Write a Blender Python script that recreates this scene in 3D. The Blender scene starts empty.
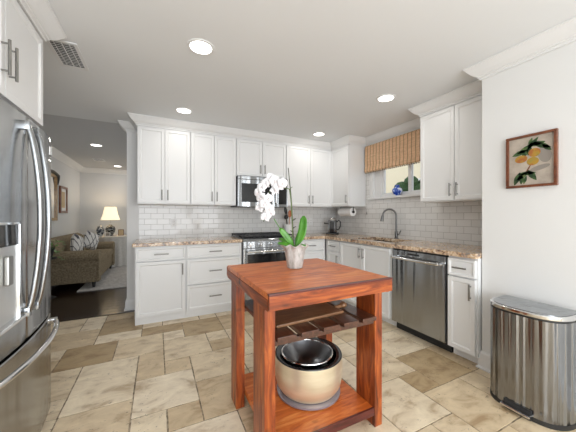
import bpy, bmesh, math, random
from mathutils import Vector, Matrix
random.seed(7)
PI = math.pi
scene = bpy.context.scene
C = scene.collection

# ------------------------------------------------------------------ camera
cd = bpy.data.cameras.new('camera'); cam = bpy.data.objects.new('camera', cd); C.objects.link(cam)
cam.location = (0, 0, 1.215); cam.rotation_euler = (PI/2, 0, -math.radians(26.2))
cd.sensor_width = 36; cd.lens = 36*266/576; cd.clip_start = 0.02
scene.camera = cam
# ------------------------------------------------------------------ world
W = bpy.data.worlds.new('world'); scene.world = W; W.use_nodes = True
bg = W.node_tree.nodes['Background']; bg.inputs[0].default_value = (0.90, 0.95, 1.0, 1); bg.inputs[1].default_value = 1.45
scene.view_settings.view_transform = 'Standard'; scene.view_settings.look = 'None'
scene.view_settings.gamma = 1; scene.view_settings.exposure = 0.0
scene.view_settings.use_curve_mapping = False

def area(name, loc, rot, sx, sy, power, col=(1, 1, 1)):
    l = bpy.data.lights.new(name, 'AREA'); l.shape = 'RECTANGLE'; l.size = sx; l.size_y = sy
    l.energy = power; l.color = col
    o = bpy.data.objects.new(name, l); C.objects.link(o); o.location = loc; o.rotation_euler = rot
    return o
# unseen fill lights added: one behind the camera, one in the living room
area('fill_behind', (0.5, -2.35, 1.25), (math.radians(100), 0, 0), 3.2, 2.1, 118, (0.93, 0.965, 1.0))
area('fill_living_room', (1.30, 6.4, 1.4), (0, PI/2, 0), 1.6, 2.0, 9, (0.93, 0.96, 1))
DOWN_W = 2.2

# ------------------------------------------------------------------ materials
def mat(name, col, rough=0.5, metal=0.0, spec=0.5, coat=0.0):
    m = bpy.data.materials.new(name); m.use_nodes = True
    b = m.node_tree.nodes['Principled BSDF']
    b.inputs['Base Color'].default_value = (*col, 1); b.inputs['Roughness'].default_value = rough
    b.inputs['Metallic'].default_value = metal; b.inputs['Specular IOR Level'].default_value = spec
    b.inputs['Coat Weight'].default_value = coat; b.inputs['Coat Roughness'].default_value = 0.08
    return m
def N(m, t, **kw):
    n = m.node_tree.nodes.new(t)
    for k, v in kw.items(): setattr(n, k, v)
    return n
def L(m, a, b): m.node_tree.links.new(a, b)
def P(m): return m.node_tree.nodes['Principled BSDF']
def coords(m, scale=(1, 1, 1), rot=(0, 0, 0), kind='Object'):
    tc = N(m, 'ShaderNodeTexCoord'); mp = N(m, 'ShaderNodeMapping')
    mp.inputs['Scale'].default_value = scale; mp.inputs['Rotation'].default_value = rot
    L(m, tc.outputs[kind], mp.inputs[0]); return mp.outputs[0]
def noise(m, vec, scale, detail=4, rough=0.5, dist=0):
    n = N(m, 'ShaderNodeTexNoise'); n.inputs['Scale'].default_value = scale
    n.inputs['Detail'].default_value = detail; n.inputs['Roughness'].default_value = rough
    n.inputs['Distortion'].default_value = dist
    L(m, vec, n.inputs['Vector']); return n.outputs['Fac']
def ramp(m, fac, stops):
    r = N(m, 'ShaderNodeValToRGB'); e = r.color_ramp.elements
    while len(e) < len(stops): e.new(0.5)
    for i, (p, c) in enumerate(stops):
        e[i].position = p; e[i].color = (*c, 1)
    L(m, fac, r.inputs[0]); return r.outputs[0]
def bump(m, h, strength=0.2, dist=0.01):
    b = N(m, 'ShaderNodeBump'); b.inputs['Strength'].default_value = strength; b.inputs['Distance'].default_value = dist
    L(m, h, b.inputs['Height']); L(m, b.outputs[0], P(m).inputs['Normal'])
def mix(m, a, b, fac=0.5, blend='MIX'):
    x = N(m, 'ShaderNodeMix', data_type='RGBA', blend_type=blend)
    for i, v in ((6, a), (7, b)):
        if isinstance(v, tuple): x.inputs[i].default_value = (*v, 1)
        else: L(m, v, x.inputs[i])
    if isinstance(fac, float): x.inputs[0].default_value = fac
    else: L(m, fac, x.inputs[0])
    return x.outputs[2]

M = {}
def painted(name, col, rough=0.5, b=0.03, s=60):
    m = mat(name, col, rough); bump(m, noise(m, coords(m), s, 3), b, 0.004); M[name] = m; return m
painted('wall_paint', (0.80, 0.80, 0.795), 0.7, 0.08, 140)
painted('wall_paint_white', (0.765, 0.765, 0.755), 0.7, 0.08, 140)
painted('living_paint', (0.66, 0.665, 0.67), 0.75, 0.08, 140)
painted('ceiling_paint', (0.815, 0.83, 0.84), 0.9, 0.10, 180)
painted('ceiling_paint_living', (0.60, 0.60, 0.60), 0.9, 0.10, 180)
painted('cabinet_white', (0.80, 0.803, 0.80), 0.32, 0.02, 30)
painted('trim_white', (0.80, 0.80, 0.795), 0.38, 0.02, 30)
M['gap_dark'] = mat('gap_dark', (0.02, 0.02, 0.02), 0.6)
M['black_gloss'] = mat('black_gloss', (0.012, 0.012, 0.013), 0.08)
M['black_matte'] = mat('black_matte', (0.02, 0.02, 0.02), 0.5)
M['cast_iron'] = painted('cast_iron', (0.022, 0.022, 0.024), 0.45, 0.3, 200)
M['chrome'] = mat('chrome', (0.72, 0.72, 0.72), 0.12, 1)
M['nickel'] = mat('nickel', (0.27, 0.265, 0.25), 0.28, 1)
M['nickel_light'] = mat('nickel_light', (0.72, 0.72, 0.71), 0.35, 1)
M['dark_metal'] = mat('dark_metal', (0.16, 0.16, 0.16), 0.3, 1)

def steel(name, col, rough, wav=0.0, wscale=(6, 6, 0.35), fine=0.02):
    m = mat(name, col, rough, 1)
    P(m).inputs['Anisotropic'].default_value = 0.3
    f = noise(m, coords(m, (2, 2, 400)), 3, 2)
    w = noise(m, coords(m, wscale), 1.0, 1.5, 0.4, 0.4)
    a = N(m, 'ShaderNodeMath', operation='MULTIPLY'); a.inputs[1].default_value = fine; L(m, f, a.inputs[0])
    b = N(m, 'ShaderNodeMath', operation='MULTIPLY'); b.inputs[1].default_value = wav; L(m, w, b.inputs[0])
    c = N(m, 'ShaderNodeMath', operation='ADD'); L(m, a.outputs[0], c.inputs[0]); L(m, b.outputs[0], c.inputs[1])
    bump(m, c.outputs[0], 0.5, 0.02)
    M[name] = m; return m
steel('steel', (0.38, 0.395, 0.41), 0.22, 2.4, (9, 9, 0.3))
steel('steel_fridge', (0.37, 0.372, 0.37), 0.17, 1.1, (7, 7, 0.3), 0.01)
steel('steel_bin', (0.29, 0.30, 0.315), 0.20, 6.0, (22, 22, 0.3), 0.01)
steel('steel_bowl', (0.28, 0.29, 0.31), 0.28, 0.3, (5, 5, 5), 0.01)

# travertine: every tile carries a tone attribute of its own
m = mat('travertine', (0.6, 0.5, 0.35), 0.42); M['travertine'] = m
att = N(m, 'ShaderNodeAttribute', attribute_name='tone'); att.attribute_type = 'GEOMETRY'
v = coords(m)
add = N(m, 'ShaderNodeVectorMath', operation='ADD'); L(m, v, add.inputs[0])
sc = N(m, 'ShaderNodeVectorMath', operation='SCALE'); L(m, att.outputs['Color'], sc.inputs[0]); sc.inputs['Scale'].default_value = 9
L(m, sc.outputs[0], add.inputs[1]); v2 = add.outputs[0]
st = N(m, 'ShaderNodeMapping'); st.inputs['Scale'].default_value = (1.0, 1.7, 1); L(m, v2, st.inputs[0]); v3 = st.outputs[0]
sep = N(m, 'ShaderNodeSeparateColor'); L(m, att.outputs['Color'], sep.inputs[0])
base = ramp(m, sep.outputs[0], [(0.0, (0.44, 0.32, 0.175)), (0.35, (0.68, 0.55, 0.375)), (0.65, (0.81, 0.70, 0.53)), (1.0, (0.88, 0.79, 0.65))])
cloud = ramp(m, noise(m, v3, 5.5, 7, 0.62, 0.5), [(0.30, (0.60, 0.51, 0.41)), (0.46, (0.93, 0.90, 0.86)), (0.70, (1.15, 1.15, 1.13))])
col = mix(m, base, cloud, 1.0, 'MULTIPLY')
blot = ramp(m, noise(m, v2, 3.1, 5, 0.6, 0.8), [(0.56, (0, 0, 0)), (0.68, (1, 1, 1))])
bl2 = N(m, 'ShaderNodeMath', operation='MULTIPLY'); L(m, blot, bl2.inputs[0]); L(m, sep.outputs[1], bl2.inputs[1])
col = mix(m, col, (0.30, 0.20, 0.11), bl2.outputs[0])
pit = ramp(m, noise(m, v3, 34, 6, 0.7, 0.6), [(0.35, (1, 1, 1)), (0.39, (0, 0, 0))])
pmask = ramp(m, noise(m, v2, 5, 3), [(0.46, (0, 0, 0)), (0.54, (1, 1, 1))])
pm = N(m, 'ShaderNodeMath', operation='MULTIPLY'); L(m, pit, pm.inputs[0]); L(m, pmask, pm.inputs[1])
col = mix(m, col, (0.20, 0.145, 0.09), pm.outputs[0])
L(m, col, P(m).inputs['Base Color'])
sub = N(m, 'ShaderNodeMath', operation='SUBTRACT'); L(m, noise(m, v2, 25, 4), sub.inputs[0]); L(m, pm.outputs[0], sub.inputs[1])
bump(m, sub.outputs[0], 0.25, 0.004)
m = mat('grout', (0.20, 0.155, 0.10), 0.9); M['grout'] = m
L(m, ramp(m, noise(m, coords(m), 30, 4), [(0.35, (0.15, 0.11, 0.07)), (0.65, (0.48, 0.39, 0.28))]), P(m).inputs['Base Color'])

# granite
m = mat('granite', (0.5, 0.4, 0.3), 0.12); M['granite'] = m
v = coords(m)
c1 = ramp(m, noise(m, v, 26, 6, 0.65, 0.6), [(0.36, (0.04, 0.022, 0.015)), (0.44, (0.26, 0.12, 0.05)), (0.50, (0.56, 0.34, 0.17)), (0.58, (0.72, 0.55, 0.36)), (0.68, (0.82, 0.74, 0.62))])
vor = N(m, 'ShaderNodeTexVoronoi'); vor.inputs['Scale'].default_value = 55; L(m, v, vor.inputs['Vector'])
c2 = ramp(m, vor.outputs['Color'], [(0.16, (0.10, 0.06, 0.05)), (0.24, (0.75, 0.62, 0.50)), (0.8, (0.90, 0.86, 0.8))])
L(m, mix(m, c1, c2, 0.22), P(m).inputs['Base Color'])

# wood
def wood(name, lo, mid, hi, scale=(1, 9, 9), rough=0.35, coat=0.3, s=3.0):
    m = mat(name, mid, rough, coat=coat); v = coords(m, scale)
    n = noise(m, v, s, 6, 0.6, 1.2)
    c = ramp(m, n, [(0.28, lo), (0.5, mid), (0.74, hi)])
    k = ramp(m, noise(m, coords(m, (1, 2, 2)), 4.5, 2, 0.4), [(0.26, (0.25, 0.17, 0.12)), (0.33, (1, 1, 1))])
    L(m, mix(m, c, k, 1.0, 'MULTIPLY'), P(m).inputs['Base Color'])
    bump(m, n, 0.12, 0.003); M[name] = m; return m
red = dict(lo=(0.065, 0.012, 0.004), mid=(0.28, 0.055, 0.011), hi=(0.60, 0.17, 0.032), coat=0.0)
wood('red_wood_x', scale=(1, 9, 9), **red)
wood('red_wood_z', scale=(9, 9, 1), **red)
wood('red_wood_y', scale=(9, 1, 9), **red)
wood('red_top', (0.34, 0.055, 0.010), (0.60, 0.145, 0.026), (0.80, 0.30, 0.080), (1.2, 7, 7), 0.30, 0.0)
wood('edge_stain', (0.05, 0.008, 0.006), (0.10, 0.014, 0.010), (0.17, 0.03, 0.016), (1, 9, 9))
wood('dark_slat', (0.03, 0.012, 0.008), (0.075, 0.028, 0.016), (0.15, 0.055, 0.03), (9, 1, 9), 0.3, 0.4)
wood('board_wood', (0.12, 0.055, 0.025), (0.24, 0.115, 0.05), (0.36, 0.19, 0.09), (1, 10, 10), 0.4, 0.2)
wood('frame_wood', (0.07, 0.018, 0.008), (0.17, 0.05, 0.018), (0.26, 0.085, 0.03), (3, 3, 3), 0.35, 0.3)
wood('frame_gold', (0.16, 0.08, 0.02), (0.32, 0.18, 0.05), (0.45, 0.28, 0.10), (3, 3, 3), 0.35, 0.3)
m = wood('dark_floor', (0.006, 0.003, 0.002), (0.018, 0.008, 0.005), (0.04, 0.018, 0.010), (1, 8, 1), 0.22, 0.1)
# subway tile
def tiles(name, along):
    m = mat(name, (0.80, 0.79, 0.775), 0.10)
    v = coords(m, (1, 1, 1), (PI/2, 0, 0) if along == 'x' else (0, 0, 0))
    if along == 'y':
        s_ = N(m, 'ShaderNodeSeparateXYZ'); cmb = N(m, 'ShaderNodeCombineXYZ')
        tc = N(m, 'ShaderNodeTexCoord'); L(m, tc.outputs['Object'], s_.inputs[0])
        L(m, s_.outputs['Y'], cmb.inputs['X']); L(m, s_.outputs['Z'], cmb.inputs['Y']); v = cmb.outputs[0]
    else:
        s_ = N(m, 'ShaderNodeSeparateXYZ'); cmb = N(m, 'ShaderNodeCombineXYZ')
        tc = N(m, 'ShaderNodeTexCoord'); L(m, tc.outputs['Object'], s_.inputs[0])
        L(m, s_.outputs['X'], cmb.inputs['X']); L(m, s_.outputs['Z'], cmb.inputs['Y']); v = cmb.outputs[0]
    br = N(m, 'ShaderNodeTexBrick'); L(m, v, br.inputs['Vector'])
    br.offset = 0.5; br.inputs['Scale'].default_value = 1
    br.inputs['Brick Width'].default_value = 0.149; br.inputs['Row Height'].default_value = 0.0735
    br.inputs['Mortar Size'].default_value = 0.0028; br.inputs['Mortar Smooth'].default_value = 0.35
    br.inputs['Color1'].default_value = (0.80, 0.79, 0.77, 1); br.inputs['Color2'].default_value = (0.74, 0.73, 0.71, 1)
    br.inputs['Mortar'].default_value = (0.50, 0.485, 0.46, 1)
    L(m, br.outputs['Color'], P(m).inputs['Base Color'])
    inv = N(m, 'ShaderNodeMath', operation='SUBTRACT'); inv.inputs[0].default_value = 1; L(m, br.outputs['Fac'], inv.inputs[1])
    nz = noise(m, v, 9, 1); ad = N(m, 'ShaderNodeMath', operation='MULTIPLY_ADD'); L(m, nz, ad.inputs[0]); ad.inputs[1].default_value = 0.5; L(m, inv.outputs[0], ad.inputs[2])
    bump(m, ad.outputs[0], 0.55, 0.004); M[name] = m
tiles('subway_x', 'x'); tiles('subway_y', 'y')

def emis(name, col, s):
    m = mat(name, col, 0.5); P(m).inputs['Emission Color'].default_value = (*col, 1); P(m).inputs['Emission Strength'].default_value = s; M[name] = m
emis('lamp_disc', (1, 0.97, 0.92), 6.0)
emis('shade_cloth', (0.95, 0.80, 0.55), 0.9)
P(M['shade_cloth']).inputs['Base Color'].default_value = (0.8, 0.72, 0.58, 1)
def cloth(name, a, b, scale=60, rough=0.9, bs=0.3):
    m = mat(name, a, rough, spec=0.2); n = noise(m, coords(m), scale, 4, 0.6)
    L(m, ramp(m, n, [(0.35, a), (0.65, b)]), P(m).inputs['Base Color']); bump(m, n, bs, 0.003); M[name] = m
cloth('sofa_cloth', (0.16, 0.125, 0.08), (0.30, 0.245, 0.165), 45)
cloth('rug_pile', (0.36, 0.34, 0.325), (0.56, 0.54, 0.52), 22)
cloth('table_linen', (0.50, 0.48, 0.45), (0.58, 0.56, 0.53), 30)
cloth('pillow_plain', (0.30, 0.25, 0.18), (0.40, 0.34, 0.25), 40)
m = mat('lattice_cloth', (0.7, 0.7, 0.7), 0.9, spec=0.2); M['lattice_cloth'] = m
v = coords(m, (1, 1, 1), (0.6, 0.3, PI/4)); br = N(m, 'ShaderNodeTexBrick'); L(m, v, br.inputs['Vector']); br.offset = 0
br.inputs['Scale'].default_value = 1; br.inputs['Brick Width'].default_value = 0.075; br.inputs['Row Height'].default_value = 0.075
br.inputs['Mortar Size'].default_value = 0.006; br.inputs['Mortar Smooth'].default_value = 0
br.inputs['Color1'].default_value = (0.72, 0.71, 0.70, 1); br.inputs['Color2'].default_value = (0.70, 0.69, 0.68, 1); br.inputs['Mortar'].default_value = (0.10, 0.10, 0.12, 1)
L(m, br.outputs['Color'], P(m).inputs['Base Color'])
M['ring_grey'] = mat('ring_grey', (0.30, 0.27, 0.30), 0.35, 0.4)
M['paper'] = mat('paper', (0.86, 0.85, 0.84), 0.9, spec=0.2)
M['petal'] = mat('petal', (0.80, 0.785, 0.80), 0.55, spec=0.3)
P(M['petal']).inputs['Subsurface Weight'].default_value = 0.15; P(M['petal']).inputs['Subsurface Radius'].default_value = (0.02, 0.02, 0.02)
M['flower_throat'] = mat('flower_throat', (0.80, 0.72, 0.72), 0.5)
m = mat('leaf', (0.07, 0.26, 0.02), 0.28); M['leaf'] = m
L(m, ramp(m, noise(m, coords(m), 12, 3), [(0.3, (0.03, 0.15, 0.008)), (0.7, (0.09, 0.30, 0.02))]), P(m).inputs['Base Color'])
M['stalk'] = mat('stalk', (0.10, 0.15, 0.04), 0.5); M['stake'] = mat('stake', (0.045, 0.05, 0.03), 0.6)
cloth('moss', (0.05, 0.09, 0.02), (0.16, 0.17, 0.07), 60, 0.95, 1.0)
m = mat('old_ceramic', (0.55, 0.53, 0.48), 0.55); M['old_ceramic'] = m
L(m, ramp(m, noise(m, coords(m, (3, 3, 1)), 14, 5, 0.65), [(0.32, (0.30, 0.29, 0.25)), (0.5, (0.52, 0.51, 0.48)), (0.7, (0.68, 0.67, 0.64))]), P(m).inputs['Base Color'])
m = mat('blue_white_china', (0.8, 0.82, 0.9), 0.08); M['blue_white_china'] = m
L(m, ramp(m, noise(m, coords(m), 22, 3, 0.5, 0.6), [(0.44, (0.015, 0.06, 0.42)), (0.52, (0.10, 0.22, 0.70)), (0.58, (0.78, 0.82, 0.90))]), P(m).inputs['Base Color'])
m = mat('grey_china', (0.5, 0.52, 0.52), 0.15); M['grey_china'] = m
L(m, ramp(m, noise(m, coords(m), 22, 3, 0.5, 0.6), [(0.44, (0.06, 0.07, 0.09)), (0.55, (0.55, 0.57, 0.58))]), P(m).inputs['Base Color'])
m = mat('dark_china', (0.1, 0.1, 0.1), 0.12); M['dark_china'] = m
L(m, ramp(m, noise(m, coords(m), 26, 3, 0.5, 0.6), [(0.50, (0.02, 0.022, 0.025)), (0.60, (0.35, 0.36, 0.36))]), P(m).inputs['Base Color'])
m = mat('bamboo', (0.6, 0.36, 0.17), 0.6); M['bamboo'] = m
s_ = N(m, 'ShaderNodeSeparateXYZ'); L(m, coords(m), s_.inputs[0])
wv = N(m, 'ShaderNodeTexWave', bands_direction='Z'); wv.inputs['Scale'].default_value = 26; wv.inputs['Distortion'].default_value = 0.6; L(m, coords(m), wv.inputs['Vector'])
stripe = ramp(m, wv.outputs['Fac'], [(0.15, (0.58, 0.31, 0.15)), (0.6, (0.88, 0.56, 0.32)), (0.95, (0.95, 0.74, 0.52))])
nn = ramp(m, noise(m, coords(m, (1, 2.5, 30)), 3, 4), [(0.3, (0.80, 0.77, 0.74)), (0.7, (1.12, 1.12, 1.12))])
cc = mix(m, stripe, nn, 1.0, 'MULTIPLY')
wy = N(m, 'ShaderNodeTexWave', bands_direction='Y'); wy.inputs['Scale'].default_value = 5.2; L(m, coords(m), wy.inputs['Vector'])
cc = mix(m, cc, (0.26, 0.14, 0.07), ramp(m, wy.outputs['Fac'], [(0.78, (0, 0, 0)), (0.97, (0.8, 0.8, 0.8))]))
L(m, cc, P(m).inputs['Base Color']); bump(m, wv.outputs['Fac'], 0.5, 0.004)
m = mat('brass_glaze', (0.55, 0.43, 0.24), 0.36, 0.6); M['brass_glaze'] = m
L(m, ramp(m, noise(m, coords(m, (1, 1, 5)), 4, 4), [(0.3, (0.72, 0.62, 0.43)), (0.7, (0.88, 0.80, 0.62))]), P(m).inputs['Base Color'])
m = mat('glass', (1, 1, 1), 0.0); P(m).inputs['Transmission Weight'].default_value = 1; P(m).inputs['IOR'].default_value = 1.1; M['glass'] = m
M['siding'] = painted('siding', (0.85, 0.76, 0.56), 0.8)
M['hedge'] = mat('hedge', (0.03, 0.07, 0.02), 0.8)
M['copper'] = mat('copper', (0.45, 0.14, 0.05), 0.35)
M['canvas'] = mat('canvas', (0.46, 0.40, 0.335), 0.8); m = M['canvas']
L(m, ramp(m, noise(m, coords(m), 11, 4, 0.6), [(0.3, (0.33, 0.28, 0.235)), (0.7, (0.52, 0.45, 0.375))]), P(m).inputs['Base Color'])
M['peach_paint'] = mat('peach_paint', (0.55, 0.32, 0.05), 0.7); m = M['peach_paint']
L(m, ramp(m, noise(m, coords(m), 22, 3), [(0.38, (0.36, 0.12, 0.03)), (0.5, (0.42, 0.24, 0.03)), (0.7, (0.28, 0.24, 0.05))]), P(m).inputs['Base Color'])
M['leaf_paint'] = mat('leaf_paint', (0.03, 0.075, 0.02), 0.7); m = M['leaf_paint']
L(m, ramp(m, noise(m, coords(m), 35, 3), [(0.38, (0.012, 0.035, 0.012)), (0.6, (0.05, 0.11, 0.03)), (0.75, (0.16, 0.2, 0.07))]), P(m).inputs['Base Color'])
M['grey_paint'] = mat('grey_paint', (0.27, 0.24, 0.21), 0.8)
M['sepia'] = mat('sepia', (0.55, 0.42, 0.25), 0.7)
M['mirror'] = mat('mirror', (0.85, 0.85, 0.85), 0.02, 1)

# ------------------------------------------------------------------ mesh helpers
class MB:
    def __init__(s): s.bm = bmesh.new()
    def box(s, x0, x1, y0, y1, z0, z1, bev=0.0):
        r = bmesh.ops.create_cube(s.bm, size=1)
        vs = r['verts']
        for v in vs:
            v.co = Vector((x0+(v.co.x+.5)*(x1-x0), y0+(v.co.y+.5)*(y1-y0), z0+(v.co.z+.5)*(z1-z0)))
        if bev:
            es = list({e for v in vs for e in v.link_edges})
            bmesh.ops.bevel(s.bm, geom=es, offset=bev, segments=2, affect='EDGES', profile=0.6)
        return s
    def quad(s, pts):
        vs = [s.bm.verts.new(p) for p in pts]; s.bm.faces.new(vs); return s
    def prism(s, prof, axis, a, b):
        """closed 2-D outline pushed along an axis ('x','y','z') from a to b"""
        def mk(p, t):
            return {'x': (t, p[0], p[1]), 'y': (p[0], t, p[1]), 'z': (p[0], p[1], t)}[axis]
        A = [s.bm.verts.new(mk(p, a)) for p in prof]; B = [s.bm.verts.new(mk(p, b)) for p in prof]
        n = len(prof); s.bm.faces.new(A[::-1]); s.bm.faces.new(B)
        for i in range(n): s.bm.faces.new((A[i], A[(i+1) % n], B[(i+1) % n], B[i]))
        return s
    def tube(s, pts, r, seg=10, closed=False):
        pts = [Vector(p) for p in pts]; rings = []
        n = len(pts); up = None
        for i, p in enumerate(pts):
            if closed: t = (pts[(i+1) % n]-pts[i-1]).normalized()
            else: t = (pts[min(i+1, n-1)]-pts[max(i-1, 0)]).normalized()
            if up is None:
                up = Vector((0, 0, 1)) if abs(t.z) < .9 else Vector((1, 0, 0))
            a = t.cross(up)
            if a.length < 1e-4: a = t.cross(Vector((0, 1, 0)))
            a.normalize(); b = a.cross(t).normalized(); up = b
            rr = r[i] if isinstance(r, (list, tuple)) else r
            rings.append([s.bm.verts.new(p+rr*(math.cos(2*PI*k/seg)*a+math.sin(2*PI*k/seg)*b)) for k in range(seg)])
        m_ = n if closed else n-1
        for i in range(m_):
            R0, R1 = rings[i], rings[(i+1) % n]
            for k in range(seg): s.bm.faces.new((R0[k], R0[(k+1) % seg], R1[(k+1) % seg], R1[k]))
        if not closed: s.bm.faces.new(rings[0][::-1]); s.bm.faces.new(rings[-1])
        return s
    def lathe(s, prof, cx=0, cy=0, seg=32, wave=None, cap=True):
        """prof: list of (r,z); wave(i, angle)->(dr,dz)"""
        rings = []
        for i, (r, z) in enumerate(prof):
            ring = []
            for k in range(seg):
                a = 2*PI*k/seg; dr, dz = wave(i, a) if wave else (0, 0)
                ring.append(s.bm.verts.new((cx+(r+dr)*math.cos(a), cy+(r+dr)*math.sin(a), z+dz)))
            rings.append(ring)
        for i in range(len(rings)-1):
            for k in range(seg): s.bm.faces.new((rings[i][k], rings[i][(k+1) % seg], rings[i+1][(k+1) % seg], rings[i+1][k]))
        if cap:
            s.bm.faces.new(rings[0][::-1]); s.bm.faces.new(rings[-1])
        return s
    def ball(s, c, rx, ry=None, rz=None, seg=16):
        ry = ry or rx; rz = rz or rx
        r = bmesh.ops.create_uvsphere(s.bm, u_segments=seg, v_segments=seg//2+2, radius=1)
        for v in r['verts']: v.co = Vector((c[0]+v.co.x*rx, c[1]+v.co.y*ry, c[2]+v.co.z*rz))
        return s
    def build(s, name, m, parent=None, smooth=False, loc=None):
        bmesh.ops.recalc_face_normals(s.bm, faces=s.bm.faces)
        me = bpy.data.meshes.new(name); s.bm.to_mesh(me); s.bm.free()
        me.materials.append(M[m] if isinstance(m, str) else m)
        o = bpy.data.objects.new(name, me); C.objects.link(o)
        if smooth:
            for p in me.polygons: p.use_smooth = True
            me.set_sharp_from_angle(angle=math.radians(40))
        if parent: o.parent = parent
        if loc: o.location = loc
        return o
def tag(o, label, cat, group=None, kind=None):
    o['label'] = label; o['category'] = cat
    if group: o['group'] = group
    if kind: o['kind'] = kind
    return o
def thing(name, label, cat, loc=(0, 0, 0), rz=0, group=None):
    o = bpy.data.objects.new(name, None); C.objects.link(o); o.empty_display_size = 0.05
    o.location = loc; o.rotation_euler = (0, 0, rz); return tag(o, label, cat, group)
def struct(o): o['kind'] = 'structure'; return o
def copy_tree(o, parent=None):
    c = o.copy(); C.objects.link(c); c.parent = parent
    for ch in [x for x in bpy.data.objects if x.parent == o]: copy_tree(ch, c)
    return c

# ------------------------------------------------------------------ room shell
CZ = 2.41; BY = 3.99; RX = 2.935; SX = 2.33; SY = 1.225
# tiled floor: grout slab, then tiles in a random ashlar pattern; the ones the photo shows clearly are pinned
MX, MY, OX, OY = 0.1975, 0.2035, -0.340, 2.655
fixed = [(-2,0,2,2),(0,0,2,2),(-1,2,2,1),(-1,3,2,2),(-3,2,2,2),(-4,4,2,2),(-2,4,1,2),(1,-2,1,2),(-1,-3,2,3),(-3,-2,2,2),(-2,-3,1,1),
 (2,-1,2,2),(2,1,1,1),(1,2,2,1),(3,1,2,2),(4,0,1,1),(4,-1,1,1),(2,-2,1,1),(3,-3,2,2),(1,-4,2,2),(3,-5,2,2),(2,-5,1,1),(-1,-5,2,2),(0,-7,2,2),(2,-7,2,2),
 (11,-5,2,2),(11,-7,2,2),(10,-7,1,1),(10,-9,2,2),(8,-8,2,2),(9,-6,2,2),(9,-9,1,1),(9,-4,1,1),(10,-3,2,2),(10,-4,1,1),(12,-9,1,2),(8,-3,2,2),(5,1,2,2)]
dark = {(-2,0): (0.10, .2), (-1,3): (0.15, .2), (1,2): (0.25, .9), (3,1): (0.3, .5), (11,-7): (0.32, .9), (10,-7): (0.28, .9), (10,-9): (0.62, 0), (8,-8): (0.8, 0),
        (1,-4): (0.9, 0), (-1,-3): (0.85, 0), (3,-5): (0.6, .6), (0,0): (0.7, 0), (2,-1): (0.75, .2), (3,-3): (0.75, 0), (11,-5): (0.85, 0), (9,-6): (0.75, 0), (4,-1): (0.45, .3), (4,0): (.8, 0)}
x0c, x1c, y0c, y1c = -6, 18, -24, 7
occ = set(); tl = []
for t in fixed:
    cells = {(t[0]+i, t[1]+j) for i in range(t[2]) for j in range(t[3])}
    if cells & occ: continue
    occ |= cells; tl.append(t)
for j in range(y0c, y1c):
    for i in range(x0c, x1c):
        if (i, j) in occ: continue
        opts = [(2, 3), (3, 2), (2, 2), (2, 2), (1, 2), (2, 1), (1, 1)]; random.shuffle(opts)
        for w, h in opts+[(1, 1)]:
            cells = {(i+a, j+b) for a in range(w) for b in range(h)}
            if i+w <= x1c and j+h <= y1c and not cells & occ:
                occ |= cells; tl.append((i, j, w, h)); break
bm = bmesh.new(); lay = bm.loops.layers.color.new('tone')
YF = 3.90
for (i, j, w, h) in tl:
    g = 0.0035
    xa, xb = OX+i*MX+g, OX+(i+w)*MX-g; ya, yb = OY+j*MY+g, min(OY+(j+h)*MY-g, YF)
    xb = min(xb, 3.05)
    if yb-ya < 0.02 or xb-xa < 0.02: continue
    tone, bl = dark.get((i, j), (random.uniform(0.5, 0.95), random.choice((0, 0, 0.3, 0.6))))
    pts = []
    def edge(p, q):
        n = 7; d = Vector((q[0]-p[0], q[1]-p[1])); nn_ = Vector((-d.y, d.x)).normalized()
        return [(p[0]+d.x*k/n+nn_.x*random.uniform(0, .0028), p[1]+d.y*k/n+nn_.y*random.uniform(0, .0028)) for k in range(n)]
    c = 0.004
    crn = [(xa+c, ya), (xb-c, ya), (xb, ya+c), (xb, yb-c), (xb-c, yb), (xa+c, yb), (xa, yb-c), (xa, ya+c)]
    for k in range(0, 8, 2):
        pts += edge(crn[k], crn[k+1]); pts.append(crn[k+1])
    top = [bm.verts.new((p[0], p[1], 0)) for p in pts]; f = bm.faces.new(top)
    cx_, cy_ = (xa+xb)/2, (ya+yb)/2
    low = [bm.verts.new((p[0]+(p[0]-cx_)*0.004, p[1]+(p[1]-cy_)*0.004, -0.005)) for p in pts]
    fs = [f]
    for k in range(len(pts)): fs.append(bm.faces.new((top[k-1], low[k-1], low[k], top[k])))
    colr = (tone, bl, random.random(), 1)
    for ff in fs:
        for lp in ff.loops: lp[lay] = colr
me = bpy.data.meshes.new('floor'); 
mb = MB(); mb.bm.free(); mb.bm = bm
o = mb.build('floor', 'travertine'); struct(o)
struct(MB().box(-1.6, 3.1, -3.0, YF, -0.08, -0.0035).build('floor_grout_bed', 'grout'))
# dark boards of the living room
fl = MB()
y = YF+0.004
while y < 8.25:
    fl.box(-1.9, 1.45, y, y+0.118, -0.08, 0.0, 0.002); y += 0.12
struct(fl.build('floor_boards', 'dark_floor'))
struct(MB().box(-1.6, -0.3, YF-0.012, YF+0.03, 0.0005, 0.008, 0.003).build('trim_threshold', 'dark_floor'))

struct(MB().box(-0.35, RX+0.12, BY, BY+0.12, 0, CZ+0.1).build('wall_back', 'wall_paint'))
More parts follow.
